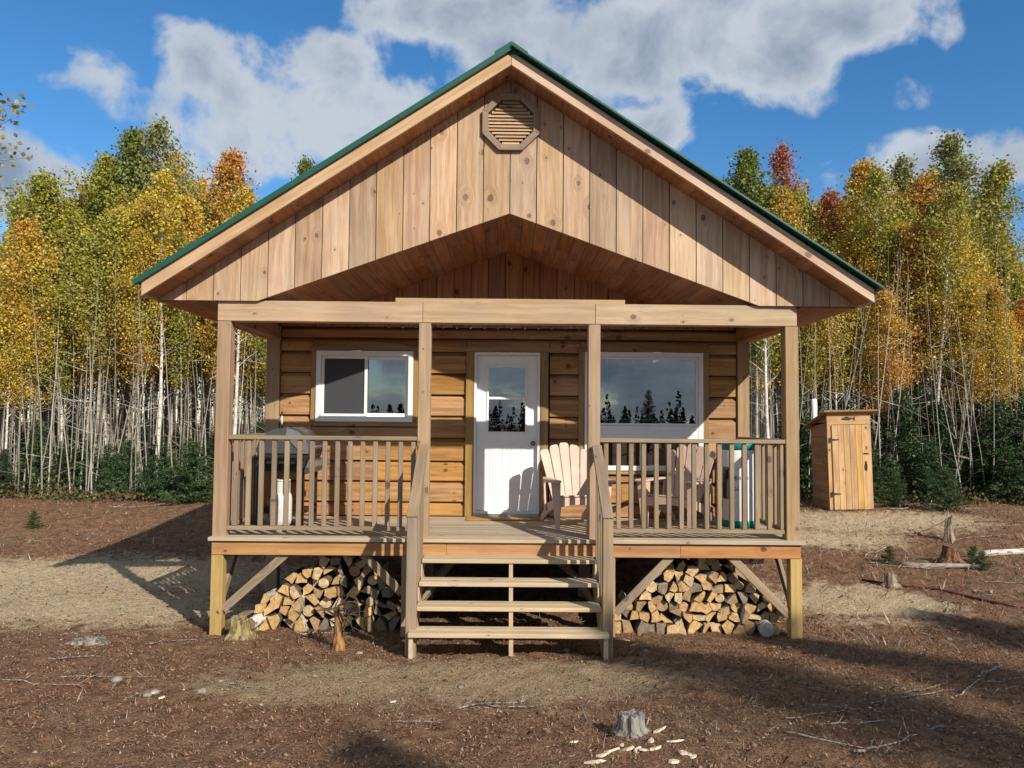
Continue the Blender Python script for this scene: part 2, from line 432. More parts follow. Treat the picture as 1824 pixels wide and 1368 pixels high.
def stick(name, parent, p, q, wdt, thk, mat, side=(0,1,0), bev=.004):
    """squared timber from p to q; wdt across `side`'s normal, thk along side"""
    p, q = Vector(p), Vector(q); L = (q-p).length; ax = (q-p).normalized()
    s = Vector(side); s = (s - ax*s.dot(ax)).normalized(); n = ax.cross(s)
    bm = bmesh.new(); bmesh.ops.create_cube(bm, size=1)
    for v in bm.verts: v.co = Vector((v.co.x*L, v.co.y*thk, v.co.z*wdt))
    bevel(bm, bev)
    o = from_bm(name, bm, mat, parent, 'x')
    mm = Matrix((ax, s, n)).transposed().to_4x4(); mm.translation = (p+q)/2
    o.matrix_local = mm
    return o
def tube_bm(bm, pts, rads, sides=8, cap=True, mi=0):
    pts = [Vector(p) for p in pts]; rings = []
    for i, p in enumerate(pts):
        t = (pts[min(i+1, len(pts)-1)] - pts[max(i-1, 0)]).normalized()
        a = t.orthogonal().normalized() if i == 0 else (prev - t*prev.dot(t)).normalized()
        prev = a; b = t.cross(a)
        rings.append([bm.verts.new(p + (a*math.cos(k*2*math.pi/sides) + b*math.sin(k*2*math.pi/sides))*rads[i]) for k in range(sides)])
    for i in range(len(rings)-1):
        for k in range(sides):
            f = bm.faces.new((rings[i][k], rings[i][(k+1) % sides], rings[i+1][(k+1) % sides], rings[i+1][k])); f.smooth = True; f.material_index = mi
    if cap:
        bm.faces.new(rings[0][::-1]).material_index = mi; bm.faces.new(rings[-1]).material_index = mi
def tube(name, parent, pts, rads, mat, sides=8, loc=None):
    bm = bmesh.new()
    if not isinstance(rads, (list, tuple)): rads = [rads]*len(pts)
    tube_bm(bm, pts, rads, sides)
    return from_bm(name, bm, mat, parent, None, loc)
def lathe(name, parent, prof, mat, loc=(0,0,0), n=32, axis='z', rot=None):
    bm = bmesh.new(); rings = []
    for r, z in prof: rings.append([bm.verts.new((r*math.cos(2*math.pi*k/n), r*math.sin(2*math.pi*k/n), z)) for k in range(n)])
    for i in range(len(rings)-1):
        for k in range(n):
            f = bm.faces.new((rings[i][k], rings[i][(k+1) % n], rings[i+1][(k+1) % n], rings[i+1][k])); f.smooth = True
    bm.faces.new(rings[0][::-1]); bm.faces.new(rings[-1])
    return from_bm(name, bm, mat, parent, None, loc, rot)
def dup(o, parent=None, loc=None):
    c = o.copy(); COL.objects.link(c); c.parent = parent if parent is not None else o.parent
    if loc is not None: c.location = loc
    return c
def arrays_mesh(name, verts, faces, mat, attr=None, attr_name='leaf', color=False):
    """verts (n,3), faces (m,k) numpy; attr one 3/4-vector per face, stored on faces"""
    me = bpy.data.meshes.new(name); k = faces.shape[1]
    me.vertices.add(len(verts)); me.vertices.foreach_set('co', verts.astype(np.float32).ravel())
    me.loops.add(faces.size); me.loops.foreach_set('vertex_index', faces.astype(np.int32).ravel())
    me.polygons.add(len(faces)); me.polygons.foreach_set('loop_start', np.arange(0, faces.size, k, dtype=np.int32))
    me.update(calc_edges=True)
    if attr is not None:
        if color:
            a = me.attributes.new(attr_name, 'FLOAT_COLOR', 'FACE'); a.data.foreach_set('color', attr.astype(np.float32).ravel())
        else:
            a = me.attributes.new(attr_name, 'FLOAT_VECTOR', 'FACE'); a.data.foreach_set('vector', attr.astype(np.float32).ravel())
    me.materials.append(mat)
    return me

# ------------------------------------------------------------------ ground
def sst(a, b, v):
    t = np.clip((v-a)/(b-a), 0, 1); return t*t*(3-2*t)
_ph = rng.uniform(0, 6.28, 24); _kx = rng.uniform(-1, 1, 24); _ky = rng.uniform(-1, 1, 24)
def gz(x, y):
    x = np.asarray(x, float); y = np.asarray(y, float)
    f = -y
    front = np.where(f > 0, np.minimum(f, 1.3)*.10 + np.clip(f-1.3, 0, 12)*.055, 0.)
    left = -.16*sst(.5, 3.5, y)*(1-sst(5.5, 10, y)) + .22*sst(6, 12, y)
    right = .42*sst(.5, 8.5, y) + .1*sst(9, 14, y)
    s = sst(-3.2, 4.5, x)
    z = front + np.where(y > 0, left*(1-s)+right*s, 0.)
    amp = .028*(1-.8*((np.abs(x) < 3.3) & (y > -.6) & (y < 8)))
    for i in range(24):
        k = 1.0*1.16**i
        z = z + amp*.75/(1+.12*i)**2*np.sin(k*(_kx[i]*x+_ky[i]*y)+_ph[i])
    return z
def gzf(x, y): return float(gz(x, y))
def axis_lines(lo, hi, f0, f1, step, grow=1.22):
    L = list(np.arange(f0, f1+1e-6, step)); s = step; a = f0
    while a > lo: s *= grow; a -= s; L.insert(0, a)
    s = step; a = f1
    while a < hi: s *= grow; a += s; L.append(a)
    return np.array(L)
gx = axis_lines(-420, 420, -8, 9, .06); gy = axis_lines(-420, 420, -4.6, 9, .06)
XX, YY = np.meshgrid(gx, gy); ZZ = gz(XX, YY)
near = (np.abs(XX) < 10) & (YY > -5) & (YY < 10)
ZZ = ZZ + near*rng.normal(0, .011, ZZ.shape)
far = np.clip((np.hypot(XX, YY)-40)/300, 0, 1); ZZ = ZZ*(1-far)
vs = np.stack([XX, YY, ZZ], -1).reshape(-1, 3); nx, ny = len(gx), len(gy)
idx = np.arange(nx*ny).reshape(ny, nx)
fs = np.stack([idx[:-1, :-1], idx[:-1, 1:], idx[1:, 1:], idx[1:, :-1]], -1).reshape(-1, 4)
gme = arrays_mesh('ground', vs, fs, M['ground'])
gme.polygons.foreach_set('use_smooth', np.ones(len(fs), bool))
tag(link(bpy.data.objects.new('ground', gme)), kind='structure')

# ------------------------------------------------------------------ the cabin
CX = .025
cabin = empty('cabin', (CX, 0, 0))
tag(cabin, 'timber cabin with covered front porch, board gable and green metal roof', 'cabin')
SL = .653; UP = 5.82                       # roof slope, height of the soffit at the ridge
WY, BY = 1.83, 7.95                        # front wall, back wall
def under(x): return UP - SL*abs(x)
GY0, GY1 = -.045, -.015                    # gable board thickness
def low(x):
    a = abs(x)
    return 4.39 - (4.39-3.44)*a/2.62 if a < 2.62 else 3.44

# roof ---------------------------------------------------------------
roof = empty('roof', (0, 0, 0), parent=cabin)
RY0, RY1 = -.36, BY+.4
for s in (-1, 1):
    # soffit boards along the length of the roof, one by one
    nb = 27; xe = 3.64
    for i in range(nb):
        a, b = xe*i/nb, xe*(i+1)/nb-.003
        pl = [(s*a, under(a)+.002), (s*b, under(b)+.002), (s*b, under(b)+.03), (s*a, under(a)+.03)]
        if s < 0: pl = pl[::-1]
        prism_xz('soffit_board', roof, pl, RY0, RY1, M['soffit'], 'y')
    pl = [(0, UP+.032), (s*3.64, under(3.64)+.032), (s*3.64, under(3.64)+.15), (0, UP+.15)]
    prism_xz('deck_slab', roof, pl, RY0, RY1, M['inside'], 'y')
    # rake fascia
    v = .152 if s < 0 else .135
    prism_xz('rake_fascia', roof, [(s*.0015, UP-.004), (s*3.665, under(3.665)-.004), (s*3.665, under(3.665)+v), (s*.0015, UP+v)], -.40, RY0, M['fascia'], (1, 0, -s*SL), bev=.004)
    box('eave_fascia', roof, sorted((s*3.642, s*3.672)), (-.358, RY1), (under(3.66)-.004, under(3.66)+.14), M['fascia'], 'y')
    # metal sheet with ribs and drip edge
    t0 = .156
    prism_xz('metal_sheet', roof, [(s*.001, UP+t0+.012), (s*3.73, under(3.73)+t0+.012), (s*3.73, under(3.73)+t0+.034), (s*.001, UP+t0+.034)], -.43 if s < 0 else -.475, RY1+.03, M['roof'], 'y')
    if s < 0: prism_xz('drip_edge', roof, [(s*.001, UP+t0-.022), (s*3.72, under(3.72)+t0-.022), (s*3.735, under(3.735)+t0+.038), (s*.001, UP+t0+.038)], -.446, -.405, M['roof'], 'y')
    else: prism_xz('drip_edge', roof, [(s*.001, UP+t0-.05), (s*3.70, under(3.70)+t0-.05), (s*3.70, under(3.70)+t0+.011), (s*.001, UP+t0+.011)], -.358, -.33, M['roof'], 'y')  # right edge set back under a longer sheet, shaped to give a shaded band
    for k in range(12):
        yy = -.25 + k*.74
        prism_xz('rib', roof, [(s*.05, under(.05)+t0+.03), (s*3.73, under(3.73)+t0+.03), (s*3.73, under(3.73)+t0+.055), (s*.05, under(.05)+t0+.055)], yy, yy+.03, M['roof'], 'y')
    # horizontal eave soffit
    for i in range(4):
        a = 3.06+i*.146
        box('eave_soffit_board', roof, sorted((s*a, s*(a+.143))), (-.012, RY1-.02), (3.424, 3.438), M['soffit'], 'y', 0)
prism_xz('ridge_cap', roof, [(-.17, UP+.135), (0, UP+.245), (.17, UP+.135), (.17, UP+.10), (-.17, UP+.10)][::-1], -.40, RY1, M['roof'], 'y')
for q in (-.09, .09):
    pass

# gable ---------------------------------------------------------------
gable = empty('gable', (0, GY0, 0), parent=cabin)
def gable_boards(par, x0, x1, wid, y0, y1, lowf, topf, name='board', jit=.0, mat='gable'):
    x = x0; pyo = par.location.y
    while x < x1-1e-4:
        xn = min(x+wid*(1+random.uniform(-jit, jit)), x1)
        a, b = x+.0048, xn-.0048
        bp = sorted([a, b]+[k for k in (-2.62, 0., 2.62) if a < k < b])
        poly = [(k, lowf(k)) for k in bp]+[(k, topf(k)) for k in reversed(bp)]
        poly = [p for p in poly]
        if max(topf(k)-lowf(k) for k in bp) > .02:
            for i, (k, zz) in enumerate(poly):
                if i >= len(bp): poly[i] = (k, max(zz, lowf(k)+.004))
            d = random.uniform(-.003, .003)
            prism_xz(name, par, poly, y0+d-pyo, y1-pyo, M[mat], 'z')
        x = xn
gable_boards(gable, -3.64, 3.64, .28, GY0, GY1, low, lambda x: under(x)+.006)
# backing behind the joints
bk = [(-3.6, 3.45), (-2.62, 3.45), (0, 4.40), (2.62, 3.45), (3.6, 3.45), (0, under(0)-.01)]
prism_xz('backing', gable, bk[:3]+[(0, under(0)-.01)], .0-GY0-.013, .03-GY0, M['inside'], 'z')
prism_xz('backing', gable, [(0, 4.40)]+bk[3:5]+[(0, under(0)-.01)], .0-GY0-.013, .03-GY0, M['inside'], 'z')
# octagonal louvred vent
vent = empty('vent', (.003, GY0, 5.352), parent=cabin)
ro, ri = .325, .255
oc = lambda r, k: (r*math.cos(R(22.5+45*k)), r*math.sin(R(22.5+45*k)))
for k in range(8):
    p = [oc(ro, k), oc(ro, k+1), oc(ri, k+1), oc(ri, k)]
    d = (p[1][0]-p[0][0], 0, p[1][1]-p[0][1])
    prism_xz('frame_piece', vent, p, -.045, .001, M['rail'], d, bev=.003)
nsl = 13; hh = ri*math.cos(R(22.5))
for i in range(nsl):
    z0 = -hh + 2*hh*i/nsl; zc = z0+hh/nsl
    hw = min(ri*math.cos(R(22.5)), ri*1.3066*math.cos(R(22.5)) - abs(zc)) if abs(zc) > ri*math.sin(R(22.5)) else ri*math.cos(R(22.5))
    pl = [(-.030, z0), (-.024, z0-.004), (-.003, z0+.026), (-.009, z0+.032)]
    prism_yz('slat', vent, pl, -hw, hw, M['gable'], 'x')
prism_xz('backing', vent, [oc(ri*.99, k) for k in range(8)], -.0025, .0015, M['black'], 'z')

# porch ceiling --------------------------------------------------------
ceil = empty('porch_ceiling', (0, 0, 0), parent=cabin)
for s in (-1, 1):
    nb = 19
    for i in range(nb):
        a, b = 2.62*i/nb, 2.62*(i+1)/nb-.004
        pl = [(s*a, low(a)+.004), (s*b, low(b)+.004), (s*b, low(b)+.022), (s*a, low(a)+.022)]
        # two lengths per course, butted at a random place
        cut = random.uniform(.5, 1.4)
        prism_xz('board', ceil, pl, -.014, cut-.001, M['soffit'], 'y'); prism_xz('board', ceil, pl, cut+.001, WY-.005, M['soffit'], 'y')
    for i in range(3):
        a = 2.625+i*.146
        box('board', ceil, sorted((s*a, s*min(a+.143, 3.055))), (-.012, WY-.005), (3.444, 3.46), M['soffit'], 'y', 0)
rear = empty('rear_gable', (0, WY, 0), parent=cabin)
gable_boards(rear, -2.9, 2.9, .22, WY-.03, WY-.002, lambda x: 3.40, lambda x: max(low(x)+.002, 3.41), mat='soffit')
prism_xz('backing', rear, [(-3.0, 3.41), (3.0, 3.41), (2.62, 3.44), (0, 5.75), (-2.62, 3.44)], .0, .03, M['inside'], 'z')

# log walls -------------------------------------------------------------
ROWS = [1.004, 1.184, 1.446, 1.701, 1.993, 2.272, 2.543, 2.816, 3.09, 3.262, 3.405]
OPEN = [(-2.495, -1.14, 2.165, 3.135), (-.535, .535, 1.0, 3.135), (.93, 2.565, 1.55, 3.14)]
wall = empty('front_wall', (0, WY, 0), parent=cabin)
def log_piece(par, x0, x1, z0, z1, y=0., chamfer=True):
    ch = min(.050, (z1-z0)*.3)
    pl = [(y+.0, z0+.006), (y+.012, z0), (y+.15, z0), (y+.15, z1), (y+.062, z1-.001), (y+.0, z1-ch)]
    return prism_yz('log', par, pl, x0, x1, M['log'], 'x', .002)
random.seed(21)
for i in range(len(ROWS)-1):
    z0, z1 = ROWS[i], ROWS[i+1]-.004
    segs = [(-2.90, 2.93)]
    pieces = []
    xs = sorted({-2.90, 2.93} | {k for o in OPEN for k in o[:2]})
    cur = None
    # merge columns that are free over the whole height of the course
    run0 = None
    for a, b in zip(xs[:-1], xs[1:]):
        mid = (a+b)/2; cov = [o for o in OPEN if o[0] < mid < o[1] and o[2] < z1-.01 and o[3] > z0+.01]
        if not cov:
            if run0 is None: run0 = a
        else:
            if run0 is not None: pieces.append((run0, a, z0, z1)); run0 = None
            o = cov[0]
            if o[2]-z0 > .03: pieces.append((a, b, z0, o[2]-.002))
            if z1-o[3] > .03: pieces.append((a, b, o[3]+.002, z1))
    if run0 is not None: pieces.append((run0, 2.93, z0, z1))
    for (a, b, c, d) in pieces:
        L = b-a
        if L > 2.2 and random.random() < .8:
            k = a+L*random.uniform(.35, .65)
            log_piece(wall, a+.003, k-.0015, c, d, random.uniform(-.003, .003)); log_piece(wall, k+.0015, b-.003, c, d, random.uniform(-.003, .003))
        else: log_piece(wall, a+.003, b-.003, c, d, random.uniform(-.003, .003))
for x0, x1 in ((-3.075, -2.905), (2.935, 3.085)):
    box('corner_post', wall, (x0, x1), (-.03, .14), (1.0, 3.40), M['post'], 'z')
for s, nm in ((-1, 'side_wall'), (1, 'side_wall')):
    sw = empty(nm, (s*3.04, WY, 0), parent=cabin)
    for i in range(len(ROWS)-1):
        bm = bmesh.new(); z0, z1 = ROWS[i], ROWS[i+1]-.004
        pl = [(s*.0, z0+.006), (s*-.012, z0), (s*-.14, z0), (s*-.14, z1), (s*-.04, z1), (s*0, z1-.045)]
        if s < 0: pl = pl[::-1]
        prism_xz('log', sw, pl, .145, BY-WY, M['log'], 'y')
bw = empty('back_wall', (0, BY, 0), parent=cabin)
for i in range(len(ROWS)-1):
    prism_yz('log', bw, [(0, ROWS[i]), (0, ROWS[i+1]-.004), (-.14, ROWS[i+1]-.004), (-.14, ROWS[i])], -2.89, 2.89, M['log'], 'x')
gable_boards(bw, -3.0, 3.0, .28, BY-.03, BY, lambda x: 3.41, lambda x: under(x)-.004)
box('floor', cabin, (-2.9, 2.9), (WY+.155, BY-.145), (.93, .99), M['inside'], 'y', 0)

def trim_head(par, x0, x1, z0, h0, h1, y):
    """head casing with a shallow eyebrow top"""
    n = 14; pts = [(x0, z0), (x1, z0)]
    for k in range(n+1):
        t = 1-k/n; e = .06
        hgt = h0 if (t < e or t > 1-e) else h0+(h1-h0)*math.sin(math.pi*(t-e)/(1-2*e))**.8
        pts.append((x0+(x1-x0)*t, z0+hgt))
    return prism_xz('head_casing', par, pts, y, y+.035, M['trim'], 'x', .002)

def sash(par, x0, x1, z0, z1, wd_, y0, y1, mat=None):
    mat = mat or M['vinyl']
    fr = empty('frame', ((x0+x1)/2, y0, z0), parent=par); ox, oz = fr.location.x, fr.location.z
    X = lambda a, b: (a-ox, b-ox)
    Z = lambda a, b: (a-oz, b-oz)
    box('frame_side', fr, X(x0, x0+wd_), (0, y1-y0), Z(z0, z1), mat, 'z', .003); box('frame_side', fr, X(x1-wd_, x1), (0, y1-y0), Z(z0, z1), mat, 'z', .003)
    box('frame_rail', fr, X(x0+wd_, x1-wd_), (.001, y1-y0), Z(z1-wd_, z1), mat, 'x', .003); box('frame_rail', fr, X(x0+wd_, x1-wd_), (.001, y1-y0), Z(z0, z0+wd_), mat, 'x', .003)
    return fr

# left window: slider with a dark insect screen on one half
def flat_sash(par, x0, x1, z0, z1, wd_, y0, y1):
    """four frame bars as sub-parts straight under the window"""
    for a in ((x0, x0+wd_), (x1-wd_, x1)): box('frame_side', par, a, (y0, y1), (z0, z1), M['vinyl'], 'z', .003)
    for a in ((z1-wd_, z1), (z0, z0+wd_)): box('frame_rail', par, (x0+wd_, x1-wd_), (y0+.001, y1), a, M['vinyl'], 'x', .003)
wl = empty('window', (-1.82, WY, 2.19), parent=cabin); wl['label'] = 'white sliding window with dark insect screen on one half'
hw_, hgt = .615, .90
flat_sash(wl, -hw_, hw_, 0, hgt, .062, -.055, .09)
flat_sash(wl, -hw_+.064, .03, .064, hgt-.064, .035, -.03, .01)
flat_sash(wl, -.028, hw_-.064, .064, hgt-.064, .045, .012, .05)
box('insect_screen', wl, (-hw_+.099, -.005), (-.012, -.008), (.10, hgt-.10), M['screen'], 'z', 0)
box('pane', wl, (-hw_+.099, -.005), (.0, .004), (.10, hgt-.10), M['glass'], 'z', 0)
box('pane', wl, (.017, hw_-.109), (.03, .034), (.11, hgt-.11), M['glass'], 'z', 0)
for a in ((-.682, -.618), (.618, .682)): box('side_casing', wl, a, (-.034, .0), (-.03, hgt+.004), M['trim'], 'z', .003)
box('sill_casing', wl, (-.68, .68), (-.036, .0), (-.055, -.003), M['trim'], 'x', .003)
trim_head(wl, -.70, .70, hgt+.006, .045, .115, -.038)
# right window: big fixed pane over two small sliders
wr = empty('window', (1.735, WY, 1.60), parent=cabin); wr['label'] = 'large picture window over two low sliding panes'
hw_, hgt = .755, 1.505
flat_sash(wr, -hw_, hw_, 0, hgt, .06, -.055, .09)
flat_sash(wr, -hw_+.062, hw_-.062, .57, hgt-.062, .03, -.03, .02)
box('transom', wr, (-hw_+.061, hw_-.061), (-.05, .06), (.395, .568), M['vinyl'], 'x', .004)
for zq in (.455, .51): box('transom_bead', wr, (-hw_+.062, hw_-.062), (-.056, -.0505), (zq, zq+.012), M['vinyl'], 'x', .002)
box('mullion', wr, (-.045, -.01), (-.03, .03), (.061, .394), M['vinyl'], 'z', .003)
box('pane', wr, (-hw_+.092, hw_-.092), (-.006, -.002), (.60, hgt-.092), M['glass'], 'z', 0)
box('pane', wr, (-hw_+.061, -.046), (.0, .004), (.061, .394), M['glass'], 'z', 0)
box('pane', wr, (-.009, hw_-.061), (.012, .016), (.061, .394), M['glass'], 'z', 0)
for a in ((-.83, -.758), (.758, .83)): box('side_casing', wr, a, (-.034, .0), (-.03, hgt+.004), M['trim'], 'z', .003)
box('sill_casing', wr, (-.83, .83), (-.036, .0), (-.05, -.003), M['trim'], 'x', .003)
trim_head(wr, -.86, .86, hgt+.006, .045, .125, -.038)
box('curtain', wr, (.15, .5), (.3, .32), (.0, .42), M['curtain'], 'z', 0)
# door
dr = empty('door', (-.008, WY, 1.0), parent=cabin)
flat_sash(dr, -.42, .42, .04, 2.09, .032, -.03, .11)
box('threshold', dr, (-.42, .42), (-.05, .1), (.0, .039), M['alu'], 'x', .004)
# slab built round the glass opening and the two lower panels
SX = .386; D0, D1 = .035, .078
gx0, gx1, gz0, gz1 = -.262, .262, 1.05, 1.925
parts = [(-SX, gx0, .075, 2.055), (gx1, SX, .075, 2.055), (gx0, gx1, gz1, 2.055), (gx0, gx1, .075, gz0)]
slab = empty('slab', (0, D0, 0), parent=dr)
for (a, b, c, d) in parts: box('stile' if d-c > b-a else 'rail', slab, (a, b), (0, D1-D0), (c, d), M['door'], 'z', 0)
for (a, b) in ((-.215, -.035), (.035, .215)):
    for (e0, e1, e2, e3) in ((a, a+.016, .30, .90), (b-.016, b, .30, .90), (a+.016, b-.016, .884, .90), (a+.016, b-.016, .30, .316)):
        box('panel_moulding', slab, (e0, e1), (-.006, .004), (e2, e3), M['door'], 'z', .003)
    box('panel_field', slab, (a+.034, b-.034), (-.005, .004), (.334, .866), M['door'], 'z', .0045)
for (a, b, c, d) in ((gx0+.0, gx0+.028, gz0, gz1), (gx1-.028, gx1, gz0, gz1), (gx0+.028, gx1-.028, gz1-.028, gz1), (gx0+.028, gx1-.028, gz0, gz0+.028), (gx0+.028, gx1-.028, 1.488, 1.522)):
    box('glazing_bead', slab, (a, b), (-.014, .02), (c, d), M['door'], 'z', .004)
box('pane', slab, (gx0+.026, gx1-.026), (.006, .010), (gz0+.026, 1.49), M['glass'], 'z', 0)
box('pane', slab, (gx0+.026, gx1-.026), (.0, .004), (1.52, gz1-.026), M['glass'], 'z', 0)
lathe('knob', slab, [(.0, 0), (.032, .0), (.032, .006), (.012, .010), (.012, .035), (.027, .045), (.03, .058), (.02, .068), (.0, .07)], M['knob'], (.335, 0, .93), 20, rot=(R(90), 0, 0))
for a in ((-.525, -.424), (.424, .525)): box('side_casing', dr, a, (-.04, .0), (.004, 2.094), M['trim'], 'z', .003)
trim_head(dr, -.60, .60, 2.096, .05, .125, -.04)

# porch frame ------------------------------------------------------------
for x in (-3.045+.07, -.878, .925-.025, 3.045-.07):
    wv = .07 if abs(x) > 2 else .063
    box('porch_post', cabin, (x-wv, x+wv), (.0, .14), (.99, 3.23), M['post'], 'z', .006)
bs_ = [(-3.045, -.905, 3.448), (-.902, .905, 3.448), (.908, 3.03, 3.448)]
beam = empty('beam', (0, 0, 3.23), parent=cabin)
for (a, b, zt) in bs_: box('beam_timber', beam, (a, b), (-.003, .137), (.002, zt-3.23), M['beam'], 'x', .005)
box('beam_cap', beam, (-1.19, 1.22), (-.0035, .134), (.2135, .262), M['beam'], 'x', .001)
for s in (-1, 1): box('side_beam', cabin, sorted((s*2.915, s*3.035)), (.141, WY-.04), (3.235, 3.42), M['soffit'], 'y', .004)

# deck ---------------------------------------------------------------------
deck = empty('deck', (0, 0, 1.0), parent=cabin)
y = -.075; i = 0
while y < WY-.03:
    y1 = min(y+.140, WY-.002)
    x0, x1 = -3.05, 3.055
    cut = random.choice([-1.2, .4, 1.6])+random.uniform(-.3, .3)
    if i == 0: x0, x1, cut = -3.06, 3.075, .62
    box('plank', deck, (x0, cut-.001), (y, y1-.005), (-.04, random.uniform(-.003, 0)), M['deck'], 'x', .004)
    box('plank', deck, (cut+.001, x1), (y, y1-.005), (-.04, random.uniform(-.003, 0)), M['deck'], 'x', .004)
    y += .140; i += 1
for (a, b) in ((-3.03, -.62), (-.618, 1.79), (1.792, 3.035)): box('rim_joist', deck, (a, b), (-.04, -.002), (-.183, -.047), M['rim'], 'x', .003)
for s in (-1, 1): box('side_joist', deck, sorted((s*2.99, s*3.03)), (.0, WY), (-.183, -.047), M['rim'], 'y', .003)
for k in range(1, 15): box('joist', deck, (-3.0+k*.4-.02, -3.0+k*.4+.02), (.0, WY), (-.18, -.046), M['rail'], 'y', 0)
# below the deck
base = empty('substructure', (0, 0, 0), parent=cabin)
for x in (-2.975, -1.02, 1.06, 2.99):
    h = .817 if abs(x) > 2 else .815
    box('ground_post', base, (x-.06, x+.06), (-.03, .09), (gzf(x+CX, 0)-.15, h), M['treated'] if abs(x) > 2 else M['post'], 'z', .005)
for yy in (1.9, 4.8, 7.7):
    for x in (-2.975, -1.0, 1.0, 2.99):
        box('ground_post', base, (x-.07, x+.07), (yy, yy+.14), (gzf(x+CX, yy)-.15, .70), M['post'], 'z', .005)
    box('girder', base, (-3.03, 3.03), (yy, yy+.14), (.70, .93), M['post'], 'x', .005)
for s in (-1, 1): box('sill_beam', base, sorted((s*2.93, s*3.04)), (2.05, 7.69), (.72, .93), M['post'], 'y', .005)
BR = [((-2.915, .02, .25), (-2.27, .02, .83)), ((-1.08, .05, .42), (-1.50, .05, .83)), ((1.13, .02, .24), (1.71, .02, .83)), ((2.935, .02, .22), (2.32, .02, .83)),
      ((-2.975, .11, .28), (-2.975, .62, .83)), ((2.99, .11, .28), (2.99, .62, .83)),
      ((-.94, 1.95, .2), (-.3, 1.95, .72)), ((.94, 1.95, .2), (.3, 1.95, .72)), ((1.06, 1.95, .2), (1.7, 1.95, .72)), ((-1.06, 1.95, .2), (-1.7, 1.95, .72)),
      ((-.98, .10, .2), (-.45, .62, .83)), ((1.0, .10, .2), (.5, .62, .83))]
for p, q in BR: stick('brace', base, p, q, .085, .038, M['rail'], (0, 1, 0) if abs(p[1]-q[1]) < .1 else (1, 0, 0))

# railings ------------------------------------------------------------------
RZ0, RZ1 = 1.06, 2.04
bal_me = None
def railing(x0, x1, y0, y1, n, first, last):
    """straight run along x or y"""
    global bal_me
    along_x = abs(x1-x0) > abs(y1-y0)
    r = empty('railing', ((x0+x1)/2, (y0+y1)/2, 1.0), parent=cabin); ox, oy = r.location.x, r.location.y
    if along_x:
        box('top_rail', r, (x0-ox, x1-ox), (-.045, .045), (RZ1-.042-1, RZ1-1), M['rail'], 'x', .004)
        box('bottom_rail', r, (x0-ox, x1-ox), (-.03, .04), (RZ0-1, RZ0+.042-1), M['rail'], 'x', .004)
    else:
        box('top_rail', r, (-.045, .045), (y0-oy, y1-oy), (RZ1-.042-1, RZ1-1), M['rail'], 'y', .004)
        box('bottom_rail', r, (-.04, .03), (y0-oy, y1-oy), (RZ0-1, RZ0+.042-1), M['rail'], 'y', .004)
    for k in range(n):
        t = first+(last-first)*k/(n-1)
        px, py = (t-ox, 0) if along_x else (0, t-oy)
        wq = .023
        box('baluster', r, (px-wq, px+wq), (py-wq, py+wq), (RZ0+.043-1, RZ1-.043-1), M['rail'], 'z', .004)
railing(-2.905, -.942, .055, .055, 15, -2.83, -.985)
railing(.964, 2.905, .055, .055, 15, 1.03, 2.876)
for s in (-1, 1): railing(s*2.965, s*2.965, .142, WY-.032, 12, .24, 1.70)

# stairs ---------------------------------------------------------------------
st = empty('stairs', (0, -.6, 0), parent=cabin); oy = -.6
TR = [(-.30, .832), (-.55, .654), (-.80, .478), (-1.055, .302)]
for i, (yf, zt) in enumerate(TR):
    x0, x1 = (-.845, .885) if i < 3 else (-.885, .925)
    for k in range(2):
        a = yf+k*.135
        box('tread', st, (x0, x1), (a-oy, a+.130-oy), (zt-.040, zt), M['tread'], 'x', .005)
for xs_ in (-.86, .043, .90):
    pts = [(-.05, .80)]
    for (yf, zt) in TR: pts += [(yf+.255, zt-.042), (yf+.02, zt-.042)]
    gzz = gzf(xs_, -1.0)
    pts = [(-.045, .79), (-.30+.02, .79), (-.28, .614), (-.53, .612), (-.53, .438), (-.78, .436), (-.78, .262), (-1.02, .26), (-1.02, gzz-.08), (-.92, gzz-.08), (-.045, .56)]
    prism_yz('stringer', st, [(a-oy, b) for a, b in pts][::-1], xs_-.019, xs_+.019, M['tread'], (0, .7, .6))
for xs_ in (-.872, .925):
    s = -1 if xs_ < 0 else 1
    nx_ = xs_+s*.0
    gzz = gzf(nx_, -.97)
    box('newel_post', st, (nx_-.048, nx_+.048), (-1.03-oy+.08, -1.03-oy+.172), (gzz-.1, 1.335), M['rail'], 'z', .006)
    stick('handrail', st, (nx_-s*.0, -.02-oy, 1.955), (nx_, -.95-oy, 1.318), .04, .10, M['rail'], (1, 0, 0))
    for k in range(6):
        yy = -.14-k*.13; zt = 1.955+(yy+.02)*(1.955-1.318)/.93; zb = .84+(yy+.045)*.70
        box('baluster', st, (nx_-.02, nx_+.02), (yy-.02-oy, yy+.02-oy), (zb-.1, zt-.026), M['rail'], 'z', .003)
    stick('skirt_board', st, (nx_, -.06-oy, .80), (nx_, -.94-oy, .20), .14, .034, M['rail'], (1, 0, 0))

# doormat
box_o = box('doormat', None, (CX-.50, CX+.455), (1.44, 1.765), (1.0, 1.014), M['mat'], 'x', .004)
tag(box_o, 'tan coir doormat lying before the white door', 'doormat')

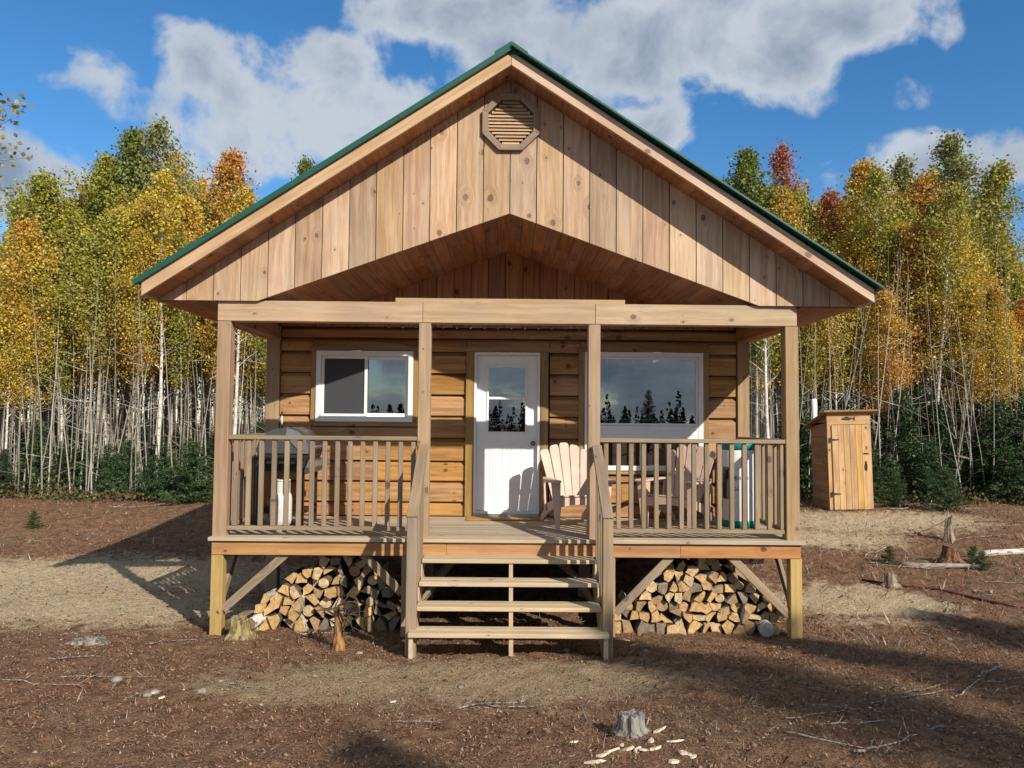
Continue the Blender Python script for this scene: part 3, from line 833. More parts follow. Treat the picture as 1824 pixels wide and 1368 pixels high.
# ------------------------------------------------------------------ porch things
def chair(loc, rz, label):
    c = empty('adirondack_chair', loc, (0, 0, rz)); tag(c, label, 'chair', 'plastic chairs on the porch')
    P = M['chair']
    # back slats in the tilted back plane: a along the width, b up the back
    tiltb = R(24); b0 = Vector((0, .17, .27)); upv = Vector((0, math.sin(tiltb), math.cos(tiltb))); nv = Vector((0, math.cos(tiltb), -math.sin(tiltb)))
    Hs = [.66, .725, .75, .725, .66]
    for k in range(5):
        c0 = (k-2)*.083; c1 = (k-2)*.128; w0, w1 = .0385, .0595; L = Hs[k]
        out = [(c0-w0, 0), (c0+w0, 0), (c1+w1-.002, L-.035-.02*(k>2)), (c1+w1-.012, L-.010-.02*(k>2)), (c1+w1-.03, L-.016*(k>2)), (c1-w1+.03, L-.016*(k<2)), (c1-w1+.012, L-.010-.02*(k<2)), (c1-w1+.002, L-.035-.02*(k<2))]
        bm = bmesh.new(); A = []; B = []
        for (a, b) in out:
            p = b0+Vector((a, 0, 0))+upv*b + nv*(-.03*(abs(a)/.3)**2)
            A.append(bm.verts.new(p)); B.append(bm.verts.new(p+nv*.018))
        bm.faces.new(A); bm.faces.new(B[::-1])
        for q in range(len(A)): bm.faces.new((A[q], B[q], B[(q+1) % len(A)], A[(q+1) % len(A)]))
        from_bm('back_slat', bm, P, c)
    for b_, hw in ((.20, .20), (.46, .25)):
        p = b0+upv*b_+nv*.030
        stick('back_brace', c, p-Vector((hw, 0, 0)), p+Vector((hw, 0, 0)), .05, .018, P, tuple(nv))
    for k in range(5):
        t = k/4; yy = -.30+t*.43; zz = .375-t*.125
        o = box('seat_slat', c, (-.245, .245), (yy-.048, yy+.048), (zz-.018, zz), P, 'x', .005, rot=(R(-15), 0, 0))
    # front apron with rounded drop
    prism_xz('apron', c, [(-.25, .36), (-.25, .25), (-.17, .27), (0, .285), (.17, .27), (.25, .25), (.25, .36)], -.355, -.335, P, 'x')
    for s in (-1, 1):
        prism_yz('front_leg', c, [(-.36, 0), (-.30, 0), (-.235, .53), (-.375, .53)], s*.262-.016, s*.262+.016, P, 'z', .004)
        prism_xz('front_leg_face', c, [(s*.25-.0, 0.), (s*.295, 0), (s*.355, .53), (s*.25, .53)], -.374, -.354, P, 'z', .003)
        prism_yz('side_rail', c, [(-.34, .27), (-.34, .36), (.16, .255), (.52, .07), (.56, .0), (.48, 0), (.10, .16)], s*.258-.012, s*.258+.012, P, 'y', .003)
        arm = [(s*.235, -.37), (s*.26, -.42), (s*.36, -.42), (s*.395, -.36), (s*.385, -.15), (s*.34, .12), (s*.31, .27), (s*.25, .27)]
        bm = bmesh.new(); A = [bm.verts.new((a, b, .53)) for a, b in arm]; B = [bm.verts.new((a, b, .552)) for a, b in arm]
        bm.faces.new(A); bm.faces.new(B[::-1])
        for q in range(len(A)): bm.faces.new((A[q], B[q], B[(q+1) % len(A)], A[(q+1) % len(A)]))
        bevel(bm, .004); from_bm('armrest', bm, P, c)
        prism_yz('rear_support', c, [(.20, .16), (.25, .16), (.34, .53), (.27, .53)], s*.285-.01, s*.285+.01, P, 'z', .002)
    return c
chair((.80, 1.02, 1.0), R(10), 'faded pink plastic lawn chair beside the white door')
chair((2.03, 1.04, 1.0), R(-34), 'faded pink plastic lawn chair beside the white and green cylinder')

# white cylinder with green ends
cy = empty('cylinder_tank', (2.765, 1.12, 1.0)); tag(cy, 'white cylindrical tank with green top and bottom bands in porch corner', 'tank')
lathe('shell', cy, [(.188, .06), (.192, .07), (.192, .90), (.188, .91)], M['whiteskin'], n=48)
lathe('band', cy, [(.0, .0), (.188, .0), (.196, .012), (.196, .075), (.188, .08), (0, .08)], M['green'], n=48)
lathe('band', cy, [(.0, .895), (.188, .895), (.196, .90), (.196, .965), (.185, .985), (0, .985)], M['green'], n=48)
box('dark_panel', cy, (-.196, -.150), (-.135, -.02), (.33, .70), M['black'], 'z', .006)
def wrap_text(txt, size, a_c, z, rad, mirror=1):
    cu = bpy.data.curves.new('print', 'FONT'); cu.body = txt; cu.size = size; cu.align_x = 'CENTER'; cu.extrude = .0006; cu.resolution_u = 3
    to = bpy.data.objects.new('print', cu); COL.objects.link(to)
    dg = bpy.context.evaluated_depsgraph_get(); me = bpy.data.meshes.new_from_object(to.evaluated_get(dg)); bpy.data.objects.remove(to)
    for v in me.vertices:
        a = a_c + v.co.x/rad; r = rad+.001+v.co.z
        v.co = Vector((r*math.sin(a), -r*math.cos(a), z+v.co.y))
    me.materials.clear(); me.materials.append(M['ink'])
    o = bpy.data.objects.new('lettering', me); return link(o, cy)
ang = -.35
wrap_text('B', .055, ang+.12, .555, .193); wrap_text('E', .055, ang+.62, .555, .193)
wrap_text('Q', .05, ang-.16, .43, .193); wrap_text('u', .045, ang+.02, .432, .193); wrap_text('--  --', .035, ang+.42, .435, .193)
bm = bmesh.new()
for (r0, r1) in ((.0, .016), (.022, .028)):
    n = 20; 
    for k in range(n):
        q = []
        for (r, kk) in ((r0, k), (r1, k), (r1, k+1), (r0, k+1)):
            a = 2*math.pi*kk/n; xx = r*math.cos(a); zz = r*math.sin(a); aa = ang-.16+xx/.193
            q.append(bm.verts.new((.1945*math.sin(aa), -.1945*math.cos(aa), .575+zz)))
        try: bm.faces.new(q)
        except Exception: pass
bmesh.ops.remove_doubles(bm, verts=bm.verts[:], dist=1e-5)
from_bm('round_logo', bm, M['ink'], cy)

# gas grill: its front looks towards +x, we see its side
g = empty('gas_grill', (-2.475, .92, 1.03)); tag(g, 'black gas grill with domed lid in porch corner', 'grill')
prof = [(-.285, .80), (-.30, .84), (-.27, .93), (-.20, 1.02), (-.09, 1.075), (.05, 1.085), (.16, 1.05), (.24, .97), (.285, .86), (.29, .80)]
bm = bmesh.new(); rows = []
for yy, sc in ((-.34, .93), (-.325, 1.), (.325, 1.), (.34, .93)):
    rows.append([bm.verts.new((a*sc, yy, .80+(b-.80)*sc)) for a, b in prof])
for i in range(3):
    for k in range(len(prof)-1):
        f = bm.faces.new((rows[i][k], rows[i][k+1], rows[i+1][k+1], rows[i+1][k])); f.smooth = (i == 1)
bm.faces.new(rows[0]); bm.faces.new(rows[3][::-1])
lid = from_bm('lid', bm, M['grey_lid'], g)
for k in range(5):
    a = .04+.045*k
    zz = [1.082, 1.067, 1.042, 1.005, .955][k]
    stick('lid_trim', lid, (a, -.335, zz), (a, .335, zz), .014, .012, M['alu'], (0, 0, 1), .002)
for yy in (-.345, .33):
    pl = [(a*.99, .80+(b-.80)*.99) for a, b in prof if a > .03]+[(.22, .80), (.03, .985)]
    prism_xz('lid_end_casting', lid, pl[::-1], yy-.008, yy+.012, M['alu'], 'x')
tube('lid_handle', lid, [(.33, -.27, .875), (.345, -.25, .875), (.345, .25, .875), (.33, .27, .875)], .014, M['alu'])
for yy in (-.25, .25): tube('handle_stand_off', lid, [(.25, yy, .88), (.345, yy, .875)], .009, M['alu'])
lathe('thermometer', lid, [(0, 0), (.032, 0), (.032, .012), (0, .014)], M['alu'], (.262, 0, .93), 18, rot=(0, R(65), 0))
prism_xz('firebox', g, [(-.285, .798), (-.25, .60), (.23, .60), (.285, .798)], -.325, .325, M['black'], 'x', .006)
prism_xz('control_panel', g, [(.235, .60), (.26, .57), (.385, .66), (.375, .72), (.287, .735)], -.33, .33, M['alu'], 'x', .005)
for yy in (-.2, 0, .2): lathe('knob', g, [(0, 0), (.026, 0), (.022, .03), (0, .032)], M['black'], (.33, yy, .70), 14, rot=(0, R(35), 0))
box('side_shelf', g, (-.24, .24), (-.60, -.335), (.735, .765), M['black'], 'y', .006)
for yy in (-.58, -.36): box('shelf_bracket', g, (-.2, .2), (yy, yy+.02), (.70, .734), M['black'], 'x', 0)
for x in (-.25, .22):
    for yy in (-.30, .30): box('leg', g, (x-.02, x+.02), (yy-.02, yy+.02), (.02 if x < 0 else -.03, .60), M['black'], 'z', .003)
box('side_panel', g, (-.30, -.272), (-.28, .28), (.12, .66), M['black'], 'z', .003)
box('bottom_shelf', g, (-.27, .24), (-.32, .32), (.13, .155), M['black'], 'x', .003)
for yy in (-.34, .32):
    wh = lathe('wheel', g, [(0, 0), (.07, 0), (.075, .01), (.075, .035), (.07, .045), (0, .045)], M['black'], (-.25, yy, .045), 24, rot=(R(90), 0, 0))
tube('grill_brush', g, [(-.14, .12, 1.06), (-.145, .12, 1.27)], [.008, .012], M['black'])
lathe('brush_grip', g, [(0, 0), (.011, .0), (.013, .05), (.009, .1), (0, .1)], M['tankwhite'], (-.143, .115, 1.12), 12)

pt = empty('propane_tank', (-2.435, .44, 1.0)); pt.scale = (.86, .86, 1.); tag(pt, 'white propane tank standing beside the black grill', 'propane tank')
lathe('body', pt, [(.0, .04), (.08, .045), (.125, .075), (.14, .12), (.14, .345), (.128, .39), (.09, .42), (.03, .43), (0, .43)], M['tankwhite'], n=36)
lathe('foot_ring', pt, [(.098, 0), (.105, 0), (.105, .07), (.098, .07)], M['tankwhite'], n=32)
bm = bmesh.new()
for seg in range(3):
    n = 8
    for k in range(n):
        a0 = R(seg*120+12+k*88/n); a1 = R(seg*120+12+(k+1)*88/n); P4 = []
        for r in (.098, .105):
            P4.append([bm.verts.new((r*math.cos(a), r*math.sin(a), zz)) for a, zz in ((a0, .40), (a1, .40), (a1, .545), (a0, .545))])
        bm.faces.new(P4[0][::-1]); bm.faces.new(P4[1])
        for q in range(4): bm.faces.new((P4[0][q], P4[0][(q+1) % 4], P4[1][(q+1) % 4], P4[1][q]))
bmesh.ops.remove_doubles(bm, verts=bm.verts[:], dist=1e-5)
from_bm('collar', bm, M['tankwhite'], pt)
lathe('collar_rim', pt, [(.094, .54), (.109, .54), (.109, .556), (.094, .556)], M['tankwhite'], n=32)
lathe('valve', pt, [(0, .42), (.02, .42), (.02, .48), (.032, .485), (.032, .51), (0, .51)], M['black'], n=16)

# ------------------------------------------------------------------ outhouse
OX, OY = 7.265, 8.3; OZ = gzf(OX, OY)-.01
oh = empty('outhouse', (OX, OY, OZ), (0, R(-1.6), R(0))); tag(oh, 'small wooden outhouse with plank door and white vent pipe', 'outhouse')
hw = .46; dp = .90
zf = lambda yy: 2.02-.29*yy       # underside of the roof
for s in (-1, 1):
    sd_ = empty('side_wall', (s*(hw-.02), 0, 0), parent=oh)
    n = 13
    for k in range(n):
        z0, z1 = .05+k*.15, .05+(k+1)*.15-.004
        zt0, zt1 = zf(0.0), zf(dp)
        pl = [(0.021, z0), (dp, z0), (dp, min(z1, zt1)), (.021, min(z1, zt0))]
        if z0 < zt1-.02: prism_yz('board', sd_, pl, -.012, .012, M['outhouse_dark'], 'y')
        elif z0 < zt0-.02:
            yb = (2.02-z0)/.29
            prism_yz('board', sd_, [(.021, z0), (min(yb, dp), z0), (max(.03, min(dp, (2.02-z1)/.29)), min(z1, zf(.03))), (.021, min(z1, zt0))], -.012, .012, M['outhouse_dark'], 'y')
box('back_wall', oh, (-hw+.03, hw-.03), (dp-.02, dp), (.05, zf(dp)), M['outhouse_dark'], 'x', 0)
box('base_frame', oh, (-hw+.01, hw-.01), (.012, dp), (-.12, .045), M['outhouse_dark'], 'x', .004)
front = empty('front_frame', (0, 0, 0), parent=oh)
box('frame_board', front, (-hw, -hw+.10), (-.012, .018), (.03, 1.80), M['outhouse'], 'z', .003)
box('frame_board', front, (hw-.10, hw), (-.012, .018), (.03, 1.80), M['outhouse'], 'z', .003)
hb = box('header_board', front, (-hw, hw), (-.013, .018), (1.803, 2.03), M['outhouse'], 'x', .003)
dd = empty('door', (0, -.02, .03), parent=oh)
dx0, dx1 = -hw+.085, hw-.085; n = 6
for k in range(n):
    a = dx0+(dx1-dx0)*k/n; b = dx0+(dx1-dx0)*(k+1)/n
    box('plank', dd, (a+.0025, b-.0025), (-.022, .006), (.0, 1.765), M['outhouse'], 'z', .003)
def strap(zc):
    prism_xz('hinge', dd, [(dx0-.045, zc-.055), (dx0-.005, zc-.055), (dx0-.005, zc-.022), (dx0+.15, zc-.008), (dx0+.15, zc+.008), (dx0-.005, zc+.022), (dx0-.005, zc+.055), (dx0-.045, zc+.055)], -.03, -.0225, M['black'], 'x')
strap(1.46); strap(.33)
box('latch', dd, (dx1-.10, dx1+.005), (-.034, -.023), (1.145, 1.175), M['black'], 'x', .003)
tube('handle', dd, [(dx1-.055, -.024, .83), (dx1-.055, -.06, .85), (dx1-.055, -.062, .93), (dx1-.055, -.024, .97)], .011, M['black'])
prism_xz('handle_plate', dd, [(dx1-.075, .80), (dx1-.035, .80), (dx1-.045, .90), (dx1-.035, 1.0), (dx1-.075, 1.0), (dx1-.065, .90)], -.027, -.0225, M['black'], 'x')
fish = [(-.155, 1.925), (-.12, 1.945), (-.075, 1.957), (-.05, 1.975), (-.02, 1.972), (-.01, 1.957), (.04, 1.948), (.085, 1.935), (.125, 1.972), (.14, 1.972), (.125, 1.935), (.14, 1.892), (.122, 1.895), (.085, 1.922), (.03, 1.908), (.0, 1.888), (-.02, 1.903), (-.07, 1.897), (-.12, 1.903)]
prism_xz('fish_emblem', front, fish, -.024, -.0135, M['black'], 'x')
rf = prism_yz('roof', oh, [(-.14, zf(-.14)+.012), (dp+.22, zf(dp+.22)+.012), (dp+.22, zf(dp+.22)+.05), (-.14, zf(-.14)+.05)], -hw-.10, hw+.10, M['outhouse_dark'], 'y', .004)
lathe('vent_pipe', oh, [(.045, .9), (.055, .9), (.055, 2.38), (.045, 2.38)], M['pipe'], (-hw+.16, dp-.15+.28, 0), 20)

# ------------------------------------------------------------------ firewood
def voronoi_cells(inside, x0, x1, z0, z1, sp, seed):
    r = random.Random(seed); pts = []
    nzr = int((z1-z0)/sp*1.12)+1
    for j in range(nzr+1):
        for i in range(int((x1-x0)/sp)+2):
            p = (x0+(i+.5*(j % 2))*sp+r.uniform(-.27, .27)*sp, z0+j*sp*.88+r.uniform(-.24, .24)*sp)
            pts.append(p)
    cells = []
    for i, p in enumerate(pts):
        if not inside(*p): continue
        poly = [(p[0]-.13, p[1]-.13), (p[0]+.13, p[1]-.13), (p[0]+.13, p[1]+.13), (p[0]-.13, p[1]+.13)]
        for j, q in enumerate(pts):
            if j == i or abs(q[0]-p[0]) > .4 or abs(q[1]-p[1]) > .4: continue
            mx_, mz_ = (p[0]+q[0])/2, (p[1]+q[1])/2; nx_, nz_ = q[0]-p[0], q[1]-p[1]
            out = []
            for k in range(len(poly)):
                a, b = poly[k], poly[(k+1) % len(poly)]
                da = (a[0]-mx_)*nx_+(a[1]-mz_)*nz_; db = (b[0]-mx_)*nx_+(b[1]-mz_)*nz_
                if da <= 0: out.append(a)
                if da*db < 0:
                    t = da/(da-db); out.append((a[0]+(b[0]-a[0])*t, a[1]+(b[1]-a[1])*t))
            poly = out
            if len(poly) < 3: break
        if len(poly) >= 3: cells.append((p, poly))
    return cells
def firewood(cells, yf, rs, group, where):
    r = random.Random(rs)
    for (p, poly) in cells:
        cx = sum(a for a, b in poly)/len(poly); cz = sum(b for a, b in poly)/len(poly)
        rnd = r.random() < .13
        L = r.uniform(.36, .44)
        if rnd:
            rad = min(math.hypot(a-cx, b-cz) for a, b in poly)*.86+.004
            loc = [(rad*(1+.06*math.sin(3*k))*math.cos(k*math.pi/6), rad*.95*math.sin(k*math.pi/6)) for k in range(12)]
        else:
            q = [(a-cx, b-cz) for a, b in poly]
            # drop very short edges, pull in a little, round one corner towards bark
            q2 = [q[0]]
            for a in q[1:]:
                if math.hypot(a[0]-q2[-1][0], a[1]-q2[-1][1]) > .022: q2.append(a)
            if len(q2) > 3 and math.hypot(q2[0][0]-q2[-1][0], q2[0][1]-q2[-1][1]) < .022: q2.pop()
            if len(q2) > 4 and r.random() < .9:     # make wedges: drop a vertex
                q2.pop(r.randrange(len(q2)))
            if len(q2) > 4 and r.random() < .7: q2.pop(r.randrange(len(q2)))
            q2 = [(a*.965+r.uniform(-.003, .003), b*.965+r.uniform(-.003, .003)) for a, b in q2]
            loc = []
            e = r.randrange(len(q2))                  # one edge bulges: the bark side
            for k in range(len(q2)):
                a, b = q2[k], q2[(k+1) % len(q2)]; loc.append(a)
                mxx, mzz = (a[0]+b[0])/2, (a[1]+b[1])/2; ln = math.hypot(b[0]-a[0], b[1]-a[1])
                dn = math.hypot(mxx, mzz)+1e-6
                if k == e and ln > .04: loc.append((mxx*(1+.16*ln/dn*.7), mzz*(1+.16*ln/dn*.7)))
                elif ln > .05: kk = r.uniform(-.10, .02); loc.append((mxx*(1+kk), mzz*(1+kk)))
        bm = bmesh.new(); A = []; B = []; C0 = []
        for (a, b) in loc:
            A.append(bm.verts.new((a*.965, -L/2+r.uniform(-.004, .004), b*.965))); C0.append(bm.verts.new((a, -L/2+.008, b))); B.append(bm.verts.new((a*.97, L/2, b*.97)))
        n = len(loc)
        bm.faces.new(A).material_index = 0; bm.faces.new(B[::-1]).material_index = 0
        for k in range(n):
            bm.faces.new((A[k], C0[k], C0[(k+1) % n], A[(k+1) % n])).material_index = 0
            bm.faces.new((C0[k], B[k], B[(k+1) % n], C0[(k+1) % n])).material_index = 1
        o = from_bm('firewood_log', bm, [M['end'], M['logbark']], None, None, (cx, yf+L/2+r.uniform(-.05, .05), cz), (r.uniform(-.04, .04), r.uniform(-.05, .05), r.uniform(-.06, .06)))
        t = r.random()
        col = (.66,.45,.21) if t < .52 else (.70,.54,.32) if t < .70 else (.42,.29,.16) if t < .88 else (.29,.24,.185)
        k = r.uniform(.82, 1.12); o.color = (col[0]*k, col[1]*k, col[2]*k, 1)
        kind = 'round' if rnd else 'wedge shaped' if len(q2) < 4 else 'blocky'
        tone = 'golden' if t < .52 else 'pale' if t < .70 else 'brown' if t < .88 else 'grey'
        rowz = 'at the bottom' if cz < .22 else 'low' if cz < .40 else 'halfway up' if cz < .58 else 'on top'
        tag(o, '%s %s log %s in the firewood pile beside the %s' % (tone, kind, rowz, where), 'firewood log', group)
def left_pile(x, z):
    top = np.interp(x, [-2.72, -2.5, -2.2, -1.9, -1.6, -1.35, -1.15, -1.05], [.18, .40, .66, .80, .80, .66, .45, .3])
    return -2.74 < x < -1.08 and .03 < z < top-.03
def right_pile(x, z):
    top = np.interp(x, [1.1, 1.3, 1.6, 1.8, 2.2, 2.45, 2.7, 2.95], [.22, .38, .60, .79, .80, .66, .48, .30])
    return 1.10 < x < 2.93 and .02 < z < top-.03
firewood(voronoi_cells(left_pile, -2.75, -1.05, .075, .8, .122, 3), .20, 5, 'firewood stacked under the porch on the grill side', 'mossy stump')
firewood(voronoi_cells(right_pile, 1.08, 3.0, .07, .8, .116, 4), .16, 6, 'firewood stacked under the porch on the outhouse side', 'red hose')
# back rows of the two piles, hidden behind the first: low and dark
rr = random.Random(9)
# a few loose logs fallen off the piles
def loose_log(p, q, rad, col, label):
    p, q = Vector(p), Vector(q); d = q-p; c = (p+q)/2; ax = d.normalized()
    bm = bmesh.new(); L = d.length; n = 14
    A = []; B = []; A2 = []
    for k in range(n):
        a = 2*math.pi*k/n; rr_ = rad*(1+.05*math.sin(2*a+1)+.03*math.sin(5*a))
        A.append(bm.verts.new((rr_*math.cos(a), -L/2, rr_*math.sin(a)))); B.append(bm.verts.new((rr_*.95*math.cos(a), L/2, rr_*.95*math.sin(a))))
    bm.faces.new(A); bm.faces.new(B[::-1])
    for k in range(n):
        f = bm.faces.new((A[k], B[k], B[(k+1) % n], A[(k+1) % n])); f.material_index = 1; f.smooth = True
    o = from_bm('firewood_log', bm, [M['end'], M['logbark']], None, None, c)
    o.rotation_euler = ax.to_track_quat('Y', 'Z').to_euler(); o.color = c4(col)
    return tag(o, label, 'firewood log')
zg = lambda x, y, k=0.: (x, y, gzf(x, y)+k)
loose_log(zg(-2.62, .05, .10), zg(-2.50, .42, .14), .062, (.4,.3,.2), 'loose round log leaning by the mossy stump under the porch')
loose_log(zg(2.72, .02, .08), zg(2.80, .42, .08), .075, (.42,.40,.36), 'loose white barked round log lying at the porch corner post')
loose_log((2.42, .45, .72), (2.86, .62, .70), .06, (.36,.26,.17), 'brown round log lying crosswise on top of the firewood pile')

# ------------------------------------------------------------------ stumps, branches, stones, hose
def stump(name, x, y, r0, r1, h, col, label, roots=5, seed=1, moss=False):
    rr = random.Random(seed); n = 22; rings = []
    bm = bmesh.new(); base_z = -.08
    for j, (zz, rad) in enumerate(((base_z, r0*1.35), (.02, r0*1.18), (h*.35, (r0+r1)/2), (h*.75, r1*1.02), (h, r1), (h+.004, r1*.9))):
        ring = []
        for k in range(n):
            a = 2*math.pi*k/n; lob = 1+(.18 if j < 2 else .07)*math.sin(roots*a+seed)+.04*math.sin(9*a+seed*2)+rr.uniform(-.02, .02)
            zq = zz + (h*.10*math.sin(a*1.0+seed) + rr.uniform(-.012, .012) if j >= 4 else 0)
            ring.append(bm.verts.new((rad*lob*math.cos(a), rad*lob*math.sin(a), zq)))
        rings.append(ring)
    for j in range(len(rings)-1):
        for k in range(n): bm.faces.new((rings[j][k], rings[j][(k+1) % n], rings[j+1][(k+1) % n], rings[j+1][k]))
    c = bm.verts.new((0, 0, h*.97))
    for k in range(n): bm.faces.new((rings[-1][k], rings[-1][(k+1) % n], c))
    o = from_bm(name, bm, M['stump'], None, None, zg(x, y)); o.color = c4(col)
    return tag(o, label, 'stump')
p = on_y(1134, 1300, -3.2)
stump('tree_stump', .80, -3.20, .092, .078, .115, (.27,.26,.24), 'weathered grey tree stump with cut top among white wood chips', 5, 2)
stump('tree_stump', -2.64, -.20, .125, .09, .19, (.33,.27,.12), 'mossy yellowish stump beside the corner post under the porch', 4, 5)
stump('tree_stump', -3.95, -.62, .16, .12, .045, (.30,.27,.235), 'flat sawn grey stump in the brown ground beside the cabin shadow', 5, 8)
stump('tree_stump', 5.15, 2.35, .10, .075, .17, (.30,.25,.19), 'short brown stump beside the green tuft and the red hose', 5, 11)
stump('tree_stump', 7.55, 5.2, .08, .06, .38, (.34,.27,.21), 'tall thin broken stump before the outhouse slope', 4, 14)
# standing broken root by the left pile
rs = empty('root_stump', zg(-1.57, -.62)); tag(rs, 'splintered orange brown root stump with tangled dark roots before the firewood', 'stump')
bm = bmesh.new(); tube_bm(bm, [(.0, 0, -.08), (.005, 0, .04), (.0, .0, .16), (.012, .01, .30), (.01, .01, .42)], [.11, .062, .044, .05, .03], 10)
t_ = from_bm('trunk', bm, M['stump'], rs); t_.color = (.36,.19,.075,1)
rr = random.Random(4)
for k in range(26):
    a = rr.uniform(0, 6.28); L = rr.uniform(.14, .36); z0 = rr.uniform(.22, .42); pts = [(0, 0, z0)]
    d = Vector((math.cos(a), math.sin(a), rr.uniform(-.5, .9)))
    for s in range(4):
        d = (d+Vector((rr.uniform(-.5, .5), rr.uniform(-.5, .5), rr.uniform(-.5, .4)))).normalized(); q = Vector(pts[-1])+d*L/4; pts.append(tuple(q))
    o = tube('root', rs, pts, [.012, .009, .007, .005, .002], M['stump'], 5); o.color = (.10,.075,.055,1)
def fallen(name, px, py, ang, L, rad, col, label, cat, group=None, fork=True, seed=0, bendy=.42):
    """a thin branch lying where the pixel meets the ground"""
    rr = random.Random(seed); d = ray(px, py); t = 2.
    for _ in range(60):
        q = CAM+d*t; t += (q.z-gzf(q.x, q.y))/max(.05, -d.z)*.6
    q = CAM+d*t; o = empty(name, (q.x, q.y, gzf(q.x, q.y)))
    pts = []; a = ang; p = Vector((0, 0, 0)); n = 6
    P = []
    for k in range(n+1):
        P.append(p.copy()); a += rr.uniform(-bendy, bendy); p = p+Vector((math.cos(a), math.sin(a), 0))*L/n
    c = P[n//2]
    for k, v in enumerate(P):
        v -= c
    for v in P: v.z = gzf(q.x+v.x, q.y+v.y)-gzf(q.x, q.y)+rad*.7+rr.uniform(0, .025)
    m_ = tube('stem', o, P, [rad*(1-.75*k/n) for k in range(n+1)], M['stump'], 6); m_.color = c4(col)
    if fork:
        for s in range(rr.randint(1, 3)):
            k = rr.randint(1, n-1); b = P[k]; aa = ang+rr.choice((-1, 1))*rr.uniform(.4, 1.1); LL = L*rr.uniform(.15, .4)
            e1 = b+Vector((math.cos(aa), math.sin(aa), 0))*LL*.5+Vector((0, 0, rr.uniform(.0, .06))); e2 = b+Vector((math.cos(aa), math.sin(aa), 0))*LL+Vector((0, 0, rr.uniform(.0, .08)))
            m2 = tube('twig', o, [b, e1, e2], [rad*.5, rad*.38, rad*.15], M['stump'], 5); m2.color = c4(col)
    return tag(o, label, cat, group)
GREY = (.30,.265,.23); BRN = (.17,.11,.07); PALE = (.46,.41,.35)
rr = random.Random(31)
BRANCH = [(1160,1185,.05,.7,.010),(1380,1215,.1,.5,.008),(1480,1262,-.1,.55,.008),(1600,1250,.0,.9,.012),(1720,1230,.1,.7,.010),(1640,1232,.05,.6,.014),(1760,1200,.45,.8,.016),(1790,1215,.3,.5,.012),
          (1560,1335,.5,.55,.016),(1460,1320,-.4,.6,.012),(1520,1290,-.2,.45,.010),(1620,1270,-1.2,.3,.009),(1440,1280,.1,.5,.009),(570,1130,.2,.7,.011),(610,1140,-.9,.5,.007),(300,1145,.5,.5,.012),(120,1175,.2,.4,.014),
          (60,1220,.35,.8,.009),(165,1210,.3,.7,.012),(860,1260,.05,.6,.012),(900,1262,-.1,.4,.010),(730,1290,.2,.3,.008),(1250,1150,-.4,.3,.010),(1040,1275,-.8,.4,.010),
          (1560,985,.4,1.1,.02),(1650,945,.5,1.8,.022),(1720,960,.05,1.2,.018),(1780,930,.3,1.3,.02),(1730,1010,.7,.9,.018),(1690,1085,.8,.7,.014),(1590,1010,-.3,1.0,.015),(1640,905,.4,2.2,.03),(1790,1040,-.2,.9,.016),(1510,1060,.7,.5,.016),
          (230,905,.2,1.2,.02),(120,925,-.1,.9,.02),(330,925,.6,.8,.02),(60,965,.1,.6,.015),(210,1000,.1,.5,.012),(1340,1262,-.7,.25,.010),(1700,1300,.25,.5,.01),(430,1225,.1,.35,.009),(250,1240,.5,.3,.008)]
for k, (px, py, a, L, rad) in enumerate(BRANCH):
    c = rr.choice((GREY, PALE, BRN, GREY))
    nm = 'brown' if c is BRN else 'pale' if c is PALE else 'grey'
    fallen('fallen_branch', px, py, a, L*.72, rad*.62, c, 'thin %s fallen branch lying on the cleared brown ground' % nm, 'branch', 'fallen branches on the cleared ground', True, 100+k)
# birch log lying at the right
q0 = on_y(1750, 995, 3.9); 
def lying_log(name, a, b, rad, col, label):
    a = Vector(a); b = Vector(b); P = [a.lerp(b, k/5) for k in range(6)]
    for v in P: v.z = gzf(v.x, v.y)+rad*.8
    o = tube(name, None, [v-P[0] for v in P], [rad*(1-.07*k) for k in range(6)], M['bark'], 12, P[0]); o.color = c4(col)
    return tag(o, label, 'log')
lying_log('fallen_log', (7.2, 4.0, 0), (9.4, 4.5, 0), .055, (.62,.58,.52), 'pale birch log lying on the cleared slope before the dark spruces')
lying_log('fallen_log', (5.9, 3.55, 0), (7.0, 3.35, 0), .045, (.36,.32,.28), 'grey log lying beside the upturned root on the slope')
# upturned orange root on the slope
stump('root_ball', 6.75, 3.75, .17, .10, .24, (.24,.115,.055), 'upturned orange brown root ball on the slope below the outhouse', 6, 17)
# red hose
P = []
for (px, py) in ((1535,1035),(1580,1042),(1620,1047),(1670,1052),(1720,1064),(1775,1076),(1830,1085)):
    d = ray(px, py); t = 3.
    for _ in range(60):
        q = CAM+d*t; t += (q.z-gzf(q.x, q.y))/max(.05, -d.z)*.6
    q = CAM+d*t; P.append(Vector((q.x, q.y, gzf(q.x, q.y)+.018)))
o = tube('hose', None, [v-P[0] for v in P], .017, M['rust'], 8, P[0]); tag(o, 'dark red hose lying across the brown ground', 'hose')
